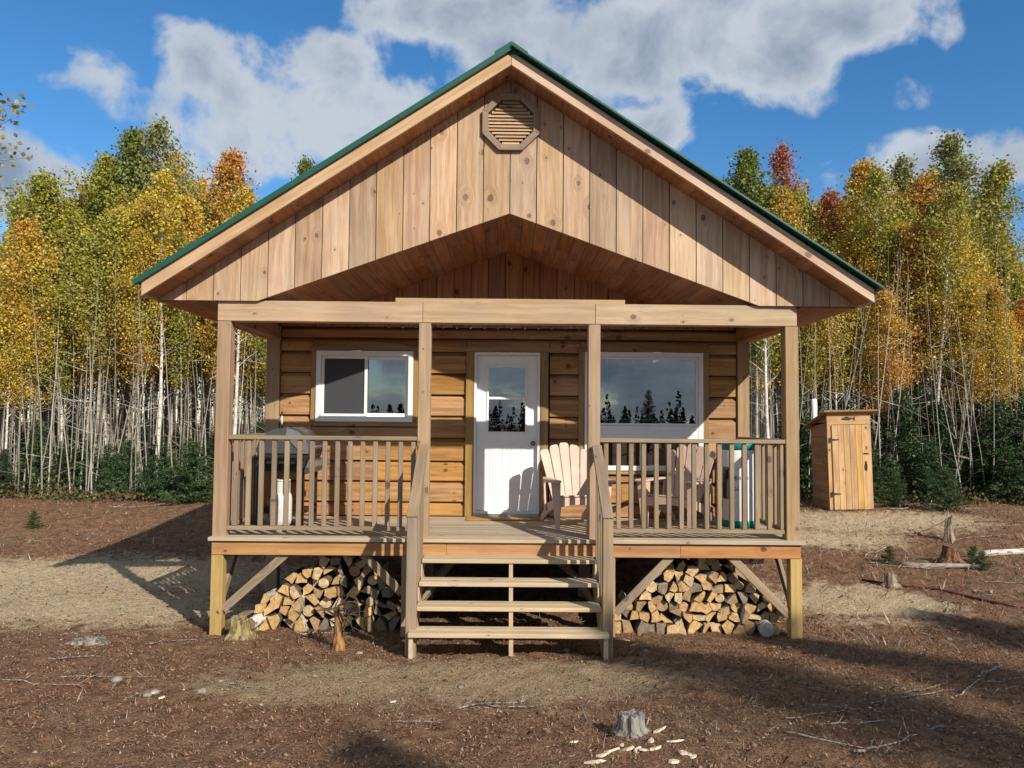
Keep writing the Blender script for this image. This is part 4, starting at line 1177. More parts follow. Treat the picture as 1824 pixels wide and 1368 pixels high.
# white chips round the stump
chips = [(1022,1325,.06,.2),(1075,1347,.12,.5),(1090,1340,.10,.1),(1118,1337,.09,0),(1137,1338,.08,.9),(1150,1340,.09,.3),(1168,1336,.10,.6),(1160,1322,.06,1.2),(1203,1323,.11,.05),(1222,1346,.09,-.5),(1060,1360,.14,.25),(1200,1360,.07,.2),(1108,1330,.05,1.1),(1175,1302,.11,.5),(1235,1350,.05,.4),(700,1252,.05,.3),(288,1245,.05,.1),(270,1238,.05,.2),(1115,1142,.09,.1),(1130,1150,.1,.3)]
rr = random.Random(5)
def ground_hit(px, py):
    d = ray(px, py); t = 2.
    for _ in range(60):
        q = CAM+d*t; t += (q.z-gzf(q.x, q.y))/max(.05, -d.z)*.6
    q = CAM+d*t; return Vector((q.x, q.y, gzf(q.x, q.y)))
for (px, py, L, a) in chips:
    q = ground_hit(px, min(py, 1364)); wq = rr.uniform(.010, .022); f_t = .008
    bm = bmesh.new()
    out = [(-L/2, -wq*.2), (-L*.3, -wq), (L*.25, -wq*.8), (L/2, 0), (L*.3, wq*.7), (-L*.35, wq)]
    A = [bm.verts.new((x, y, rr.uniform(-.004, .004))) for x, y in out]; B = [bm.verts.new((x*.9, y*.7, f_t+rr.uniform(-.003, .006))) for x, y in out]
    bm.faces.new(A[::-1]); bm.faces.new(B)
    for k in range(6): bm.faces.new((A[k], A[(k+1) % 6], B[(k+1) % 6], B[k]))
    o = from_bm('wood_chip', bm, M['chip'], None, None, q+Vector((0, 0, .006)), (rr.uniform(-.3, .3), rr.uniform(-.3, .3), a))
    tag(o, 'pale wood chip lying on the brown ground', 'wood chip', 'wood chips on the ground')
def stone(px, py, r, label='small grey stone lying on the brown ground'):
    q = ground_hit(px, py); bm = bmesh.new(); bmesh.ops.create_icosphere(bm, subdivisions=2, radius=r)
    for v in bm.verts:
        k = 1+rr.uniform(-.12, .12); v.co = Vector((v.co.x*k*1.2, v.co.y*k, v.co.z*k*.65))
    o = from_bm('stone', bm, M['stone'], None, None, q+Vector((0, 0, r*.25)), (0, 0, rr.uniform(0, 6)), smooth=True)
    tag(o, label, 'stone', 'stones on the ground')
for (px, py, r) in ((275,1235,.032),(262,1240,.028),(360,1233,.035),(208,1213,.04),(1405,1155,.025),(640,1165,.03),(400,1258,.02),(820,1225,.02),(1150,1162,.03),(1010,1160,.03),(393,1215,.02),(1690,1140,.03),(560,1205,.02),(610,1150,.025)): stone(px, py, r)

# ------------------------------------------------------------------ litter (nobody could count it)
def sand_w(x, y):
    s = np.full(np.shape(x), -9.)
    for (cx, cy, rx, ry) in SAND: s = np.maximum(s, 1-((x-cx)/rx)**2-((y-cy)/ry)**2)
    return np.clip(s, 0, 1)
def litter(n, xr, yr, smin, smax, name, palette, aspect, keep_sand, label, bend=.4):
    x = rng.uniform(*xr, n); y = rng.uniform(yr[0], yr[1], n)
    k = rng.random(n) > sand_w(x, y)**.5*(1-keep_sand); x, y = x[k], y[k]; n = len(x)
    z = gz(x, y)+.004
    L = rng.uniform(smin, smax, n)*rng.uniform(.6, 1.3, n); Wd = L*rng.uniform(aspect[0], aspect[1], n)
    a = rng.uniform(0, 6.28, n); dx, dy = np.cos(a), np.sin(a); ti = rng.normal(0, .55, n); to = rng.normal(0, bend, n)
    e1 = np.stack([dx*np.cos(ti), dy*np.cos(ti), np.abs(np.sin(ti))], -1)*L[:, None]/2
    e2 = np.stack([-dy*np.cos(to), dx*np.cos(to), np.sin(to)], -1)*Wd[:, None]/2
    c = np.stack([x, y, z+L*.12], -1)
    v = np.stack([c-e1, c+e2, c+e1, c-e2], 1).reshape(-1, 3); f = np.arange(4*n).reshape(n, 4)
    pal = np.array(palette); ci = pal[rng.integers(0, len(pal), n)]*rng.uniform(.65, 1.25, (n, 1))
    me = arrays_mesh(name, v, f, M['litter'], np.concatenate([ci, np.ones((n, 1))], 1), 'tint', True)
    tag(link(bpy.data.objects.new(name, me)), label, 'litter', None, 'stuff')
DUFF = [(.23,.13,.08), (.16,.085,.05), (.27,.145,.085), (.08,.045,.03), (.30,.205,.13), (.25,.11,.06), (.20,.15,.10), (.07,.042,.03), (.28,.17,.10), (.18,.11,.07), (.36,.27,.18)]
litter(200000, (-6.3, 6.6), (-4.6, .6), .010, .036, 'ground_litter', DUFF, (.08, .35), .42, 'brown needles, bark bits and leaf scraps covering the cleared ground')
litter(60000, (-13, 14), (.3, 12), .022, .06, 'dead_leaves', DUFF+[(.36,.18,.05)], (.12, .5), .22, 'dead brown leaves and bits strewn over the ground beside the cabin')
litter(4200, (-9, 10), (-4.4, 9), .04, .16, 'twigs', [(.34,.29,.24), (.44,.38,.31), (.26,.19,.13), (.14,.10,.07)], (.03, .06), .5, 'small pale twigs and splinters strewn over the cleared ground', .2)
litter(1700, (-9, 10), (-4.4, 9), .012, .032, 'pale_chips', [(.52,.47,.40), (.42,.38,.33), (.48,.43,.36)], (.3, .8), .6, 'small pale chips strewn over the cleared ground', .3)

litter(7000, (3.4, 13), (-.5, 10), .05, .30, 'brush_scraps', [(.30,.25,.20), (.20,.14,.095), (.40,.34,.27), (.13,.085,.06), (.26,.12,.06)], (.025, .06), .25, 'brush scraps and broken twigs strewn over the slope by the outhouse', .25)
litter(4000, (-14, -3.4), (4.2, 11.5), .05, .26, 'brush_scraps', [(.30,.25,.20), (.20,.14,.095), (.38,.33,.27), (.13,.085,.06), (.30,.13,.05)], (.025, .06), .2, 'brush scraps and broken twigs strewn before the grill side forest', .25)
def clods(n):
    x = rng.uniform(-9, 10, n); y = np.where(rng.random(n) < .6, rng.uniform(-4.5, 1, n), rng.uniform(0, 10, n)); k = rng.random(n) > sand_w(x, y)*.7; x, y = x[k], y[k]
    k = ~((np.abs(x) < 3.2) & (y > -.4) & (y < 8.2)); x, y = x[k], y[k]; n = len(x)
    r = .005+.017*rng.random(n)**3; c = np.stack([x, y, gz(x, y)+r*.15], -1)
    d = np.array([[1,0,0],[0,1,0],[-1,0,0],[0,-1,0],[0,0,1],[0,0,-1]], float)*[1.2, 1., .7]
    v = c[:, None, :]+d[None]*r[:, None, None]*rng.uniform(.6, 1.3, (n, 6, 1)); a = rng.uniform(0, 6.28, n)
    rel = v-c[:, None]; ca, sa = np.cos(a)[:, None], np.sin(a)[:, None]
    v = c[:, None]+np.stack([rel[..., 0]*ca-rel[..., 1]*sa, rel[..., 0]*sa+rel[..., 1]*ca, rel[..., 2]], -1)
    f = np.array([[0,1,4],[1,2,4],[2,3,4],[3,0,4],[1,0,5],[2,1,5],[3,2,5],[0,3,5]])[None]+np.arange(n)[:, None, None]*6
    pal = np.array([(.20,.12,.075), (.13,.075,.05), (.25,.155,.095), (.21,.105,.06), (.28,.20,.13), (.09,.055,.04)]); col = pal[rng.integers(0, 6, n)]*rng.uniform(.7, 1.2, (n, 1))
    col = np.repeat(np.concatenate([col, np.ones((n, 1))], 1), 8, 0)
    me = arrays_mesh('soil_clods', v.reshape(-1, 3), f.reshape(-1, 3), M['litter'], col, 'tint', True)
    tag(link(bpy.data.objects.new('soil_clods', me)), 'small soil clods and pebbles over the cleared ground', 'soil', None, 'stuff')
clods(16000)

# ------------------------------------------------------------------ trees
def leaf_cloud(cs, size, nrm_up=.2):
    n = len(cs); L = rng.uniform(size*.7, size*1.25, n)
    d = rng.normal(0, 1, (n, 3)); d[:, 2] -= .35; d /= np.linalg.norm(d, axis=1)[:, None]
    e = rng.normal(0, 1, (n, 3)); e -= d*(d*e).sum(1)[:, None]; e /= np.linalg.norm(e, axis=1)[:, None]
    a = d*L[:, None]/2; b = e*(L*.42)[:, None]
    v = np.stack([cs-a, cs-a*.1+b, cs+a, cs-a*.1-b], 1).reshape(-1, 3)
    return v, np.arange(4*n).reshape(n, 4), rng.random((n, 3))
def aspen_proto(h, base_r, crown0, spread, nleaf, seed, nbr=34, leafsize=.085, lean=.03, taper_top=True):
    """unit tree of height h; returns (trunk mesh, crown mesh)"""
    rr = random.Random(seed); bm = bmesh.new()
    n = 12; P = []; x = y = 0.; ax_, ay_ = rr.uniform(-lean, lean), rr.uniform(-lean, lean)
    for k in range(n+1):
        t = k/n; P.append(Vector((x, y, h*t*.97-.15*(k == 0))))
        ax_ += rr.uniform(-.025, .025); ay_ += rr.uniform(-.025, .025); x += ax_*h/n; y += ay_*h/n
    tube_bm(bm, P, [base_r*(1-.92*(k/n)**.85)+.004 for k in range(n+1)], 8)
    cs = []
    def at(t):
        k = min(int(t*n), n-1); return P[k].lerp(P[k+1], t*n-k)
    wts = []
    for b in range(nbr):
        t = crown0*.8+(1-crown0*.8)*((b+rr.random())/nbr)**.9; t = min(t, .985); p = at(t)
        q = (t-crown0)/(1-crown0)
        prof = math.sin(math.pi*min(1, max(.12, q*.82+.22)))**.8 if taper_top else 1
        L = spread*prof*rr.uniform(.55, 1.25); a = rr.uniform(0, 6.28); el = rr.uniform(.45, 1.0)
        d = Vector((math.cos(a)*math.cos(el), math.sin(a)*math.cos(el), math.sin(el)))
        pts = [p]; 
        for s in range(4):
            d = (d+Vector((rr.uniform(-.2, .2), rr.uniform(-.2, .2), rr.uniform(-.1, .22)))).normalized(); pts.append(pts[-1]+d*L/4)
        r0 = base_r*.30*(1-t*.6)+.004
        tube_bm(bm, pts, [r0, r0*.75, r0*.5, r0*.35, r0*.15], 4, False)
        bare = t < crown0
        if not bare:
            for s in range(1, 5):
                for z in range(2): cs.append((pts[s]+Vector((rr.gauss(0, .08), rr.gauss(0, .08), rr.gauss(0, .08))), .10+.10*L)); wts.append(.5+s*.25)
    for k in range(5): cs.append((at(.93+.014*k), .12)); wts.append(1.)
    # bare twigs low down
    for b in range(7):
        t = rr.uniform(.12, crown0); p = at(t); a = rr.uniform(0, 6.28); L = rr.uniform(.3, .9)
        d = Vector((math.cos(a), math.sin(a), rr.uniform(.2, 1.2))).normalized(); m1 = p+d*L*.5+Vector((0, 0, rr.uniform(-.05, .08)))
        tube_bm(bm, [p, m1, p+d*L+Vector((0, 0, rr.uniform(-.1, .1)))], [.012, .008, .003], 4, False)
    me = bpy.data.meshes.new('trunk'); bmesh.ops.recalc_face_normals(bm, faces=bm.faces[:]); bm.to_mesh(me); bm.free(); me.materials.append(M['bark'])
    C = np.array([c[0][:] for c in cs]); sg = np.array([c[1] for c in cs]); ww = np.array(wts); ww /= ww.sum()
    i = rng.choice(len(C), nleaf, p=ww); pos = C[i]+rng.normal(0, 1, (nleaf, 3))*sg[i][:, None]*np.array([1, 1, 1.15])
    v, f, at_ = leaf_cloud(pos, leafsize)
    return me, arrays_mesh('crown', v, f, M['leaf'], at_)
PROTO = [aspen_proto(10, .072, .42, 1.35, 10500, 1, 50, .084, .02), aspen_proto(10, .060, .46, 1.15, 8600, 2, 46, .082, .02), aspen_proto(10, .080, .38, 1.55, 12500, 3, 54, .086, .02), aspen_proto(10, .050, .50, .95, 5600, 4, 38, .08, .03),
         aspen_proto(10, .064, .42, 1.3, 9800, 5, 48, .084, .02), aspen_proto(10, .048, .42, .85, 5200, 6, 38, .08, .03), aspen_proto(10, .070, .55, 1.0, 4200, 7, 36, .08, .02)]
def put_tree(name, proto, x, y, h, col, barkcol, label, group=None, fat=1., lean=(0, 0), z=None, cat='tree'):
    t = empty(name, (x, y, gzf(x, y) if z is None else z), (lean[0], lean[1], random.uniform(0, 6.28))); s = h/10.
    for me, nm, c in ((proto[0], 'trunk', barkcol), (proto[1], 'crown', col)):
        o = bpy.data.objects.new(nm, me); o.scale = (s*fat, s*fat, s); o.color = c4(c); link(o, t)
    return tag(t, label, cat, group)
G_ = (.175,.215,.032); YG = (.34,.315,.036); Y_ = (.56,.385,.030); O_ = (.56,.31,.035); RD = (.40,.13,.05); PG = (.25,.27,.09)
NAMES = {id(G_): 'green', id(YG): 'yellow green', id(Y_): 'golden yellow', id(O_): 'orange', id(RD): 'red', id(PG): 'pale green'}
WB = (.72,.70,.66); GB = (.40,.37,.32); TB = (.28,.24,.19)
BN = {id(WB): 'white', id(GB): 'pale grey', id(TB): 'tan'}
LSKY = [(-80,430),(0,420),(45,335),(85,305),(130,330),(180,270),(215,285),(250,225),(290,260),(320,222),(360,290),(410,275),(440,300),(470,350),(540,420),(620,420)]
RSKY = [(1180,430),(1290,330),(1345,275),(1385,310),(1425,262),(1460,330),(1540,292),(1590,340),(1635,272),(1668,245),(1700,320),(1742,295),(1775,350),(1800,420),(1830,440),(1920,440)]
random.seed(77)
def height_for(px, py, Y):
    p = on_y(px, py, Y); return p.x, max(2.5, p.z-gzf(p.x, Y))
def tree_at(px, py, Y, col, bk_, proto, label, group, fat=1., name='aspen_tree', lean=(0, 0)):
    x, h = height_for(px, py, Y); return put_tree(name, PROTO[proto], x, Y, h, col, bk_, label, group, fat, lean)
# trees one can pick out: (px, top py, Y, colour, bark, prototype, label)
HERO = [
 (85,298,13.5,YG,GB,2,'broad yellow green aspen with a pointed top, outermost of the grill side forest',1.1),
 (180,262,15,YG,GB,0,'tall yellow green aspen with loose top beside the widest green crown',1.1),
 (250,208,15,G_,GB,4,'tall dark green aspen with open spreading top on the grill side',1.0),
 (322,198,14.5,PG,GB,6,'tall thin aspen with sparse pale leaves beside the orange tree',1.0),
 (410,258,16,O_,GB,0,'orange aspen standing next to the cabin roof edge',1.0),
 (245,370,13,Y_,WB,2,'bright golden aspen with a broad low crown on the grill side',1.05),
 (540,258,24,G_,TB,3,'lone dark treetop showing above the roof slope',.9),
 (1345,258,15,G_,GB,1,'green aspen with a slim top just past the roof edge',1.1),
 (1422,243,15.5,RD,TB,5,'slender reddish tree with a dark red pointed top',1.0),
 (1385,330,14.5,G_,GB,2,'bushy green aspen beside the reddish tree',1.1),
 (1480,318,15,RD,GB,3,'red tinged maple top between the green and golden crowns',1.0),
 (1540,278,14,Y_,WB,0,'golden aspen with a tall white trunk behind the outhouse',1.05),
 (1636,258,16,PG,GB,5,'slim pale green poplar next to the tallest poplar',1.2),
 (1668,232,15,PG,GB,1,'tallest pale green poplar of the outhouse side',1.1),
 (1742,282,15,YG,GB,3,'yellow green poplar with a thin spire top',1.2),
 (1705,360,12.5,Y_,WB,2,'broad bright yellow aspen in front of the poplars',1.05),
 (1610,390,12.8,Y_,GB,4,'yellow aspen with dense low crown behind the outhouse',1.1)]
for (px, py, Y, col, bk_, pr, lab, fat) in HERO: tree_at(px, py, Y, col, bk_, pr, lab, None, fat)
# white birches that stand out by their trunks
for (px, py, Y, ln, lab) in ((424,330,11.2,(0,.02),'white birch trunk standing beside the grill corner post of the porch'),(292,300,12.2,(0,.035),'pale straight birch at the forest edge above the small spruces'),(1372,350,9.5,(0,.05),'white birch leaning behind the porch rail on the outhouse side'),(1655,330,11.5,(0,0),'white birch with bare lower trunk right behind the brush pile'),(1562,300,13.0,(0,-.03),'birch with slanting white trunk behind the outhouse roof'),(205,310,13.5,(0,-.03),'leaning white birch inside the grill side forest')):
    tree_at(px, py, Y, random.choice((YG, Y_)), WB, 6, lab, None, 1.05, 'birch_tree', ln)
def pick(px):
    if px < 700:
        q = random.random()
        if px < 200: return G_ if q < .25 else YG if q < .75 else Y_
        if px < 340: return YG if q < .45 else Y_ if q < .9 else G_
        return Y_ if q < .45 else O_ if q < .65 else YG
    q = random.random()
    if px < 1420: return G_ if q < .45 else YG if q < .75 else Y_
    if px < 1500: return O_ if q < .25 else YG if q < .55 else Y_
    return Y_ if q < .56 else YG if q < .86 else O_ if q < .92 else G_
cnt = 0
SHAPE = ['full', 'narrow', 'broad', 'thin', 'bushy', 'spindly', 'sparse']
def forest_row(n, p0, p1, Y0, Y1, drop, skyl, side):
    global cnt
    where = 'at the edge' if Y0 < 13 else 'in the middle' if Y0 < 16 else 'in the depth'
    for i in range(n):
        px = p0+(p1-p0)*(i+random.random())/n; Y = random.uniform(Y0, Y1)
        base = np.interp(px, [a for a, b in skyl], [b for a, b in skyl]); py = base+random.uniform(*drop)
        col = pick(px); bk_ = random.choice((WB, GB, GB, GB, TB)); k = random.uniform(.8, 1.15)
        pr = random.choice((0, 1, 2, 3, 4, 5, 4, 0)); nm = NAMES[id(col)]; c2 = tuple(v*k for v in col)
        tree_at(px, py, Y, c2, bk_, pr, '%s %s aspen with %s trunk %s of the %s side forest' % (SHAPE[pr], nm, BN[id(bk_)], where, side), 'forest trees on the %s side' % side, random.uniform(.85, 1.15), lean=(random.uniform(-.03, .03), random.uniform(-.03, .03)))
        cnt += 1
forest_row(24, -60, 500, 11.6, 13.5, (70, 190), LSKY, 'grill')
forest_row(36, -80, 520, 13.5, 17, (30, 150), LSKY, 'grill')
forest_row(50, -100, 560, 17, 23, (20, 120), LSKY, 'grill')
forest_row(26, 1330, 1880, 10.8, 13, (80, 200), RSKY, 'outhouse')
forest_row(40, 1290, 1900, 13, 17, (30, 150), RSKY, 'outhouse')
forest_row(54, 1260, 1920, 17, 23, (20, 120), RSKY, 'outhouse')

# far part of the wood as one mass: more trunks and leaves behind the rows
def far_wood():
    V = []; Fq = []; A = []; off = 0; tv = []; tf = []; toff = 0
    for (p0, p1, n, skyl) in ((-140, 620, 110, LSKY), (1200, 1980, 120, RSKY)):
        for i in range(n):
            px = random.uniform(p0, p1); Y = random.uniform(22, 36); py = np.interp(px, [a for a, b in skyl], [b for a, b in skyl])+random.uniform(30, 130)
            p = on_y(px, py, Y); z0 = gzf(p.x, Y); h = p.z-z0; m_ = 900
            t = rng.beta(1.6, 1.3, m_); zz = z0+h*(.22+.78*t); rad = 1.15*np.sin(np.pi*np.clip(t*.85+.12, 0, 1))**.7
            a = rng.uniform(0, 6.28, m_); r = rad*np.sqrt(rng.random(m_))
            pos = np.stack([p.x+r*np.cos(a), Y+r*np.sin(a), zz], -1)
            v, f, at_ = leaf_cloud(pos, .15); V.append(v); Fq.append(f+off); off += len(v)
            c = np.array(pick(px))*random.uniform(.8, 1.1); A.append(np.concatenate([np.clip(c*rng.uniform(.6, 1.3, (m_, 1)), 0, 1), np.ones((m_, 1))], 1))
            # stem: a thin square post
            r_ = random.uniform(.04, .08); k = np.array([[-r_, -r_], [r_, -r_], [r_, r_], [-r_, r_]]); lx = random.uniform(-.6, .6)
            b0 = np.concatenate([k+[p.x, Y], np.full((4, 1), z0-.1)], 1); b1 = np.concatenate([k*.3+[p.x+lx, Y], np.full((4, 1), z0+h*.9)], 1)
            tv.append(np.concatenate([b0, b1])); tf.append(np.array([[0,1,5,4],[1,2,6,5],[2,3,7,6],[3,0,4,7]])+toff); toff += 8
    nl = sum(len(a) for a in A); nt = sum(len(f) for f in tf)
    v = np.concatenate(V+tv); f = np.concatenate(Fq+[q+off for q in tf])
    col = np.concatenate(A+[np.tile([.36,.33,.28,1.], (nt, 1))])
    me = arrays_mesh('distant_wood', v, f, M['litter'], col, 'tint', True)
    tag(link(bpy.data.objects.new('distant_wood', me)), 'distant mass of yellow and green woodland behind the forest edge', 'forest', None, 'stuff')
far_wood()

# thin bare saplings filling the forest floor
def saplings():
    V = []; Fq = []; C = []; off = 0
    for (p0, p1, n, Y0, Y1) in ((-60, 500, 430, 11.4, 20), (1300, 1880, 520, 10.4, 20)):
        for i in range(n):
            px = random.uniform(p0, p1); Y = Y0+(Y1-Y0)*random.random()**1.3; p = on_y(px, 880, Y); z0 = gzf(p.x, Y)
            h = random.uniform(2.2, 6.5); x, y = p.x, Y; ax_, ay_ = random.gauss(0, .055), random.gauss(0, .05); r0 = random.uniform(.010, .026); n_ = 5; rings = []
            if random.random() < .07: ax_ *= 6
            for k in range(n_+1):
                r = r0*(1-.85*k/n_)
                rings.append([[x+r*math.cos(q*2.094), y+r*math.sin(q*2.094), z0-.05+h*k/n_] for q in range(3)])
                ax_ += random.gauss(0, .022); ay_ += random.gauss(0, .02); x += ax_*h/n_; y += ay_*h/n_
            V += [v for ring in rings for v in ring]
            c = random.choice(((.37,.34,.30), (.30,.27,.235), (.20,.175,.14), (.46,.43,.39)))
            for k in range(n_):
                for q in range(3): Fq.append((off+k*3+q, off+k*3+(q+1) % 3, off+k*3+3+(q+1) % 3, off+k*3+3+q)); C.append(c+(1.,))
            off += 3*(n_+1)
            # side twigs
            for s in range(random.randint(2, 6)):
                k = random.randint(1, n_-1); b = np.array(rings[k]).mean(0); a = random.uniform(0, 6.28); L = random.uniform(.25, .9); e = b+[math.cos(a)*L, math.sin(a)*L, random.uniform(.1, .7)*L]
                rr_ = .006; V += [list(b+[0, 0, -rr_]), list(b+[0, 0, rr_]), list(e+[0, 0, .002]), list(e+[0, 0, -.002])]
                Fq.append((off, off+1, off+2, off+3)); C.append(c+(1.,)); off += 4
    me = arrays_mesh('bare_saplings', np.array(V), np.array(Fq), M['litter'], np.array(C), 'tint', True)
    tag(link(bpy.data.objects.new('bare_saplings', me)), 'thicket of thin bare grey saplings between the forest trunks', 'saplings', None, 'stuff')
saplings()
def undergrowth():
    V = []; Fq = []; A = []; off = 0
    for (p0, p1, n, Y0, Y1) in ((-60, 480, 260, 11.0, 17), (1400, 1880, 280, 9.8, 16)):
        for i in range(n):
            px = random.uniform(p0, p1); Y = Y0+(Y1-Y0)*random.random()**1.5; p = on_y(px, 880, Y); z0 = gzf(p.x, Y); m_ = 46
            hh = random.uniform(.08, 1.1)*min(1, .25+(Y-Y0)/2.5); pos = np.stack([p.x+rng.normal(0, .28, m_), Y+rng.normal(0, .28, m_), z0+rng.random(m_)*hh], -1)
            v, f, _ = leaf_cloud(pos, .075); V.append(v); Fq.append(f+off); off += len(v)
            c = np.array(random.choice(((.06,.09,.025), (.09,.11,.03), (.12,.085,.045), (.15,.08,.04), (.05,.075,.03), (.10,.075,.045))))
            A.append(np.concatenate([c*rng.uniform(.6, 1.35, (m_, 1)), np.ones((m_, 1))], 1))
    me = arrays_mesh('undergrowth', np.concatenate(V), np.concatenate(Fq), M['litter'], np.concatenate(A), 'tint', True)
    tag(link(bpy.data.objects.new('undergrowth', me)), 'low green and rusty undergrowth along the forest edge', 'undergrowth', None, 'stuff')
undergrowth()

# spruces
def spruce_proto(h, spread, nwh, per, nneed, seed, tip=.0):
    rr = random.Random(seed); bm = bmesh.new(); tube_bm(bm, [(0, 0, -.1), (0, 0, h*.5), (.01, 0, h)], [.035*h/2, .022*h/2, .004], 6)
    cs = []; ds = []
    for wq in range(nwh):
        t = .04+.95*wq/nwh; z = h*t; L0 = spread*(1-t)**.75
        for b in range(per):
            a = rr.uniform(0, 6.28); L = L0*rr.uniform(.65, 1.15); el = rr.uniform(-.15, .35)+.4*t
            d = np.array([math.cos(a)*math.cos(el), math.sin(a)*math.cos(el), math.sin(el)])
            tube_bm(bm, [(0, 0, z), tuple(np.array([0, 0, z])+d*L)], [.008, .003], 3, False)
            m_ = max(6, int(nneed*L/spread))
            s = rng.random(m_)**.8*L; side = rng.normal(0, .10*spread, (m_, 3))*np.array([1, 1, .45])*(.4+.6*(1-s/L))[:, None]
            pos = np.array([0, 0, z])+d*s[:, None]+side+np.array([0, 0, .06])*(s/L)[:, None]**2
            cs.append(pos); dd_ = d+rng.normal(0, .55, (m_, 3)); ds.append(dd_/np.linalg.norm(dd_, axis=1)[:, None])
    me = bpy.data.meshes.new('trunk'); bmesh.ops.recalc_face_normals(bm, faces=bm.faces[:]); bm.to_mesh(me); bm.free(); me.materials.append(M['bark'])
    c = np.concatenate(cs); d = np.concatenate(ds); n = len(c); e = rng.normal(0, 1, (n, 3)); e -= d*(d*e).sum(1)[:, None]; e /= np.linalg.norm(e, axis=1)[:, None]
    L = rng.uniform(.05, .11, n)*min(2., max(.8, spread)); a = d*L[:, None]/2; b = e*(L*.2)[:, None]
    v = np.stack([c-a, c+b, c+a, c-b], 1).reshape(-1, 3)
    return me, arrays_mesh('foliage', v, np.arange(4*n).reshape(n, 4), M['needle'], rng.random((n, 3)))
SPR = [spruce_proto(2, .75, 17, 9, 95, 1), spruce_proto(2, .60, 17, 8, 85, 2), spruce_proto(2, .95, 14, 9, 105, 3)]
TALL = spruce_proto(5, 1.15, 26, 8, 80, 4)
def put_spruce(proto, x, y, s, label, group=None, col=(.030,.062,.022), wide=1.):
    t = empty('spruce', (x, y, gzf(x, y)), (0, 0, random.uniform(0, 6.28)))
    for me, nm, c in ((proto[0], 'trunk', (.10,.075,.055)), (proto[1], 'foliage', col)):
        o = bpy.data.objects.new(nm, me); o.scale = (s*wide, s*wide, s); o.color = c4(c); link(o, t)
    return tag(t, label, 'spruce', group)
random.seed(5)
for (p0, p1, n, Y0, Y1, side) in ((-50, 470, 46, 11.0, 14.5, 'grill'), (1400, 1870, 50, 9.6, 14.0, 'outhouse')):
    for i in range(n):
        px = p0+(p1-p0)*(i+random.random())/n; Y = random.uniform(Y0, Y1); p = on_y(px, 880, Y)
        if 6.3 < p.x < 8.3 and Y < 9.9: continue
        s = random.uniform(.35, .75) if Y < Y0+.8 else random.uniform(.5, 1.0 if side == 'grill' else 1.45); k = random.uniform(.8, 1.6)
        big = 'low' if s < .62 else 'waist high' if s < .9 else 'tall'
        pi = random.randrange(3); put_spruce(SPR[pi], p.x, Y, s, '%s %s %s spruce %s on the %s side' % (big, ('conical', 'slim', 'wide')[pi], 'dark green' if k < 1.05 else 'green' if k < 1.3 else 'bright green', 'at the forest edge' if Y < Y0+1.4 else 'among the trunks', side), 'young spruces on the %s side' % side, (.040*k, .080*k, .028*k))
for (px, Y, s, lab) in ((1590, 8.6, .42, 'small spruce seedling with drooping light green tips beside the outhouse'), (1685, 7.9, .45, 'light green spruce seedling on the cleared slope before the brush'), (340, 10.6, .75, 'full round green spruce bush beside the cabin shadow')):
    p = on_y(px, 880, Y); put_spruce(SPR[2], p.x, Y, s, lab, None, (.055,.10,.032), 1.15)
# green tufts on the cleared ground
for k, (px, py) in enumerate(((1585,1005),(1735,1005),(60,940),(1750,1015))):
    q = ground_hit(px, py); t = put_spruce(SPR[2], q.x, q.y, .14 if k != 2 else .18, 'tiny green spruce tuft sprouting from the cleared ground', 'green tufts on the cleared ground', (.09,.12,.03), 1.3); t.name = 'seedling'

# the aspen beside the clearing whose branch reaches into view at the upper left
bt = empty('aspen_tree', zg(-8.6, 2.2)); rr = random.Random(3)
bm = bmesh.new(); tube_bm(bm, [(0, 0, -.2), (.03, 0, 2.5), (.0, .05, 5), (.06, .0, 7.2), (.1, 0, 8.6)], [.09, .075, .055, .03, .008], 10)
cs = []
for (z0, tip) in ((5.0, (2.10, -.2, 6.25)), (5.3, (2.22, -.1, 5.75)), (5.7, (1.98, .2, 6.6)), (4.9, (1.95, 0, 5.05)), (6.0, (-1.1, .3, 7.3)), (5.4, (-1.2, -.5, 6.4)), (6.6, (.5, .9, 7.8)), (6.9, (-.3, -.8, 8.1)), (5.2, (.2, 1.3, 6.3)), (5.8, (.1, -1.2, 7.0))):
    a = Vector((.02, 0, z0)); b = Vector(tip); md = a.lerp(b, .5)+Vector((0, 0, .12)); tube_bm(bm, [a, md, b], [.022, .014, .004], 5, False)
    for s in range(9): cs.append(a.lerp(b, .45+.065*s)+Vector((0, 0, .08)))
o = from_bm('trunk', bm, M['bark'], bt); o.color = c4(GB)
C = np.array([c[:] for c in cs]); i = rng.integers(0, len(C), 1300); pos = C[i]+rng.normal(0, .10, (1300, 3)); v, f, at_ = leaf_cloud(pos, .075)
o = link(bpy.data.objects.new('crown', arrays_mesh('crown', v, f, M['leaf'], at_)), bt); o.color = c4((.34,.31,.12))
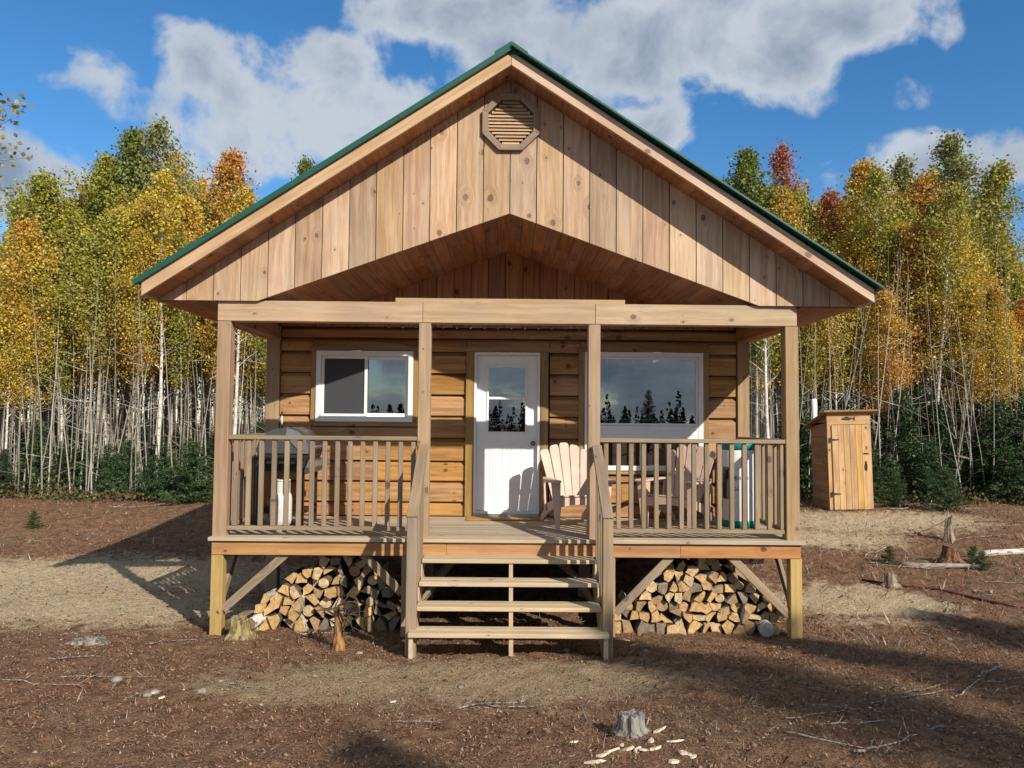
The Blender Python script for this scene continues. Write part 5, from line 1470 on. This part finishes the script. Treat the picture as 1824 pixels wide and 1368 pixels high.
tag(bt, 'aspen branch with sparse pale leaves reaching in beside the clearing', 'tree')

# trees on the sunny side of the clearing: they throw the shade on the ground before the cabin and show in the panes
random.seed(12)
for k, (x, y, h, pr) in enumerate(((9.6,-11.6,8.2,4),(12.0,-12.8,9.0,0),(13.8,-11.4,8.6,2),(11.2,-15.4,10.6,1),(15.2,-13.5,9.5,4),(7.6,-14.5,8.2,5),(17.0,-11.5,9.,0))):
    put_tree('aspen_tree', PROTO[pr], x, y, h, YG, GB, 'aspen on the sunny side of the clearing facing the porch', 'aspens across the clearing', 1.0)
t = put_spruce(TALL, 6.9, -26., .62, 'lone dark spruce across the clearing, mirrored in the picture window')
for i in range(26):
    x = random.uniform(-40, 24); y = random.uniform(-52, -44); put_spruce(TALL, x, y, random.uniform(.28, .46), 'dark spruce in the tree line across the clearing', 'tree line across the clearing', (.025,.045,.02), 1.1)
def far_line():
    V = []; A = []
    for i in range(700):
        x, y = random.uniform(-95, 85), random.uniform(-78, -54); h = random.uniform(1.5, 3.3)+(random.random() < .12)*1.0; m_ = 130; z0 = gzf(x, y); t = rng.random(m_)**1.3
        a = rng.uniform(0, 6.28, m_); r = (.75*(1-t)**.8+.03)*rng.random(m_)**.5
        v, f, _ = leaf_cloud(np.stack([x+r*np.cos(a), y+r*np.sin(a), z0+h*t], -1), .26); V.append(v)
        c = np.array(random.choice(((.022,.04,.018), (.03,.05,.02), (.05,.05,.022)))); A.append(np.concatenate([c*rng.uniform(.6, 1.3, (m_, 1)), np.ones((m_, 1))], 1))
    v = np.concatenate(V); me = arrays_mesh('far_tree_line', v, np.arange(len(v)).reshape(-1, 4), M['litter'], np.concatenate(A), 'tint', True)
    tag(link(bpy.data.objects.new('far_tree_line', me)), 'low dark forest line far across the clearing', 'forest', None, 'stuff')
far_line()

S.render.engine = 'CYCLES'
S.cycles.max_bounces = 5; S.cycles.diffuse_bounces = 3; S.cycles.glossy_bounces = 3; S.cycles.transmission_bounces = 3; S.cycles.transparent_max_bounces = 8
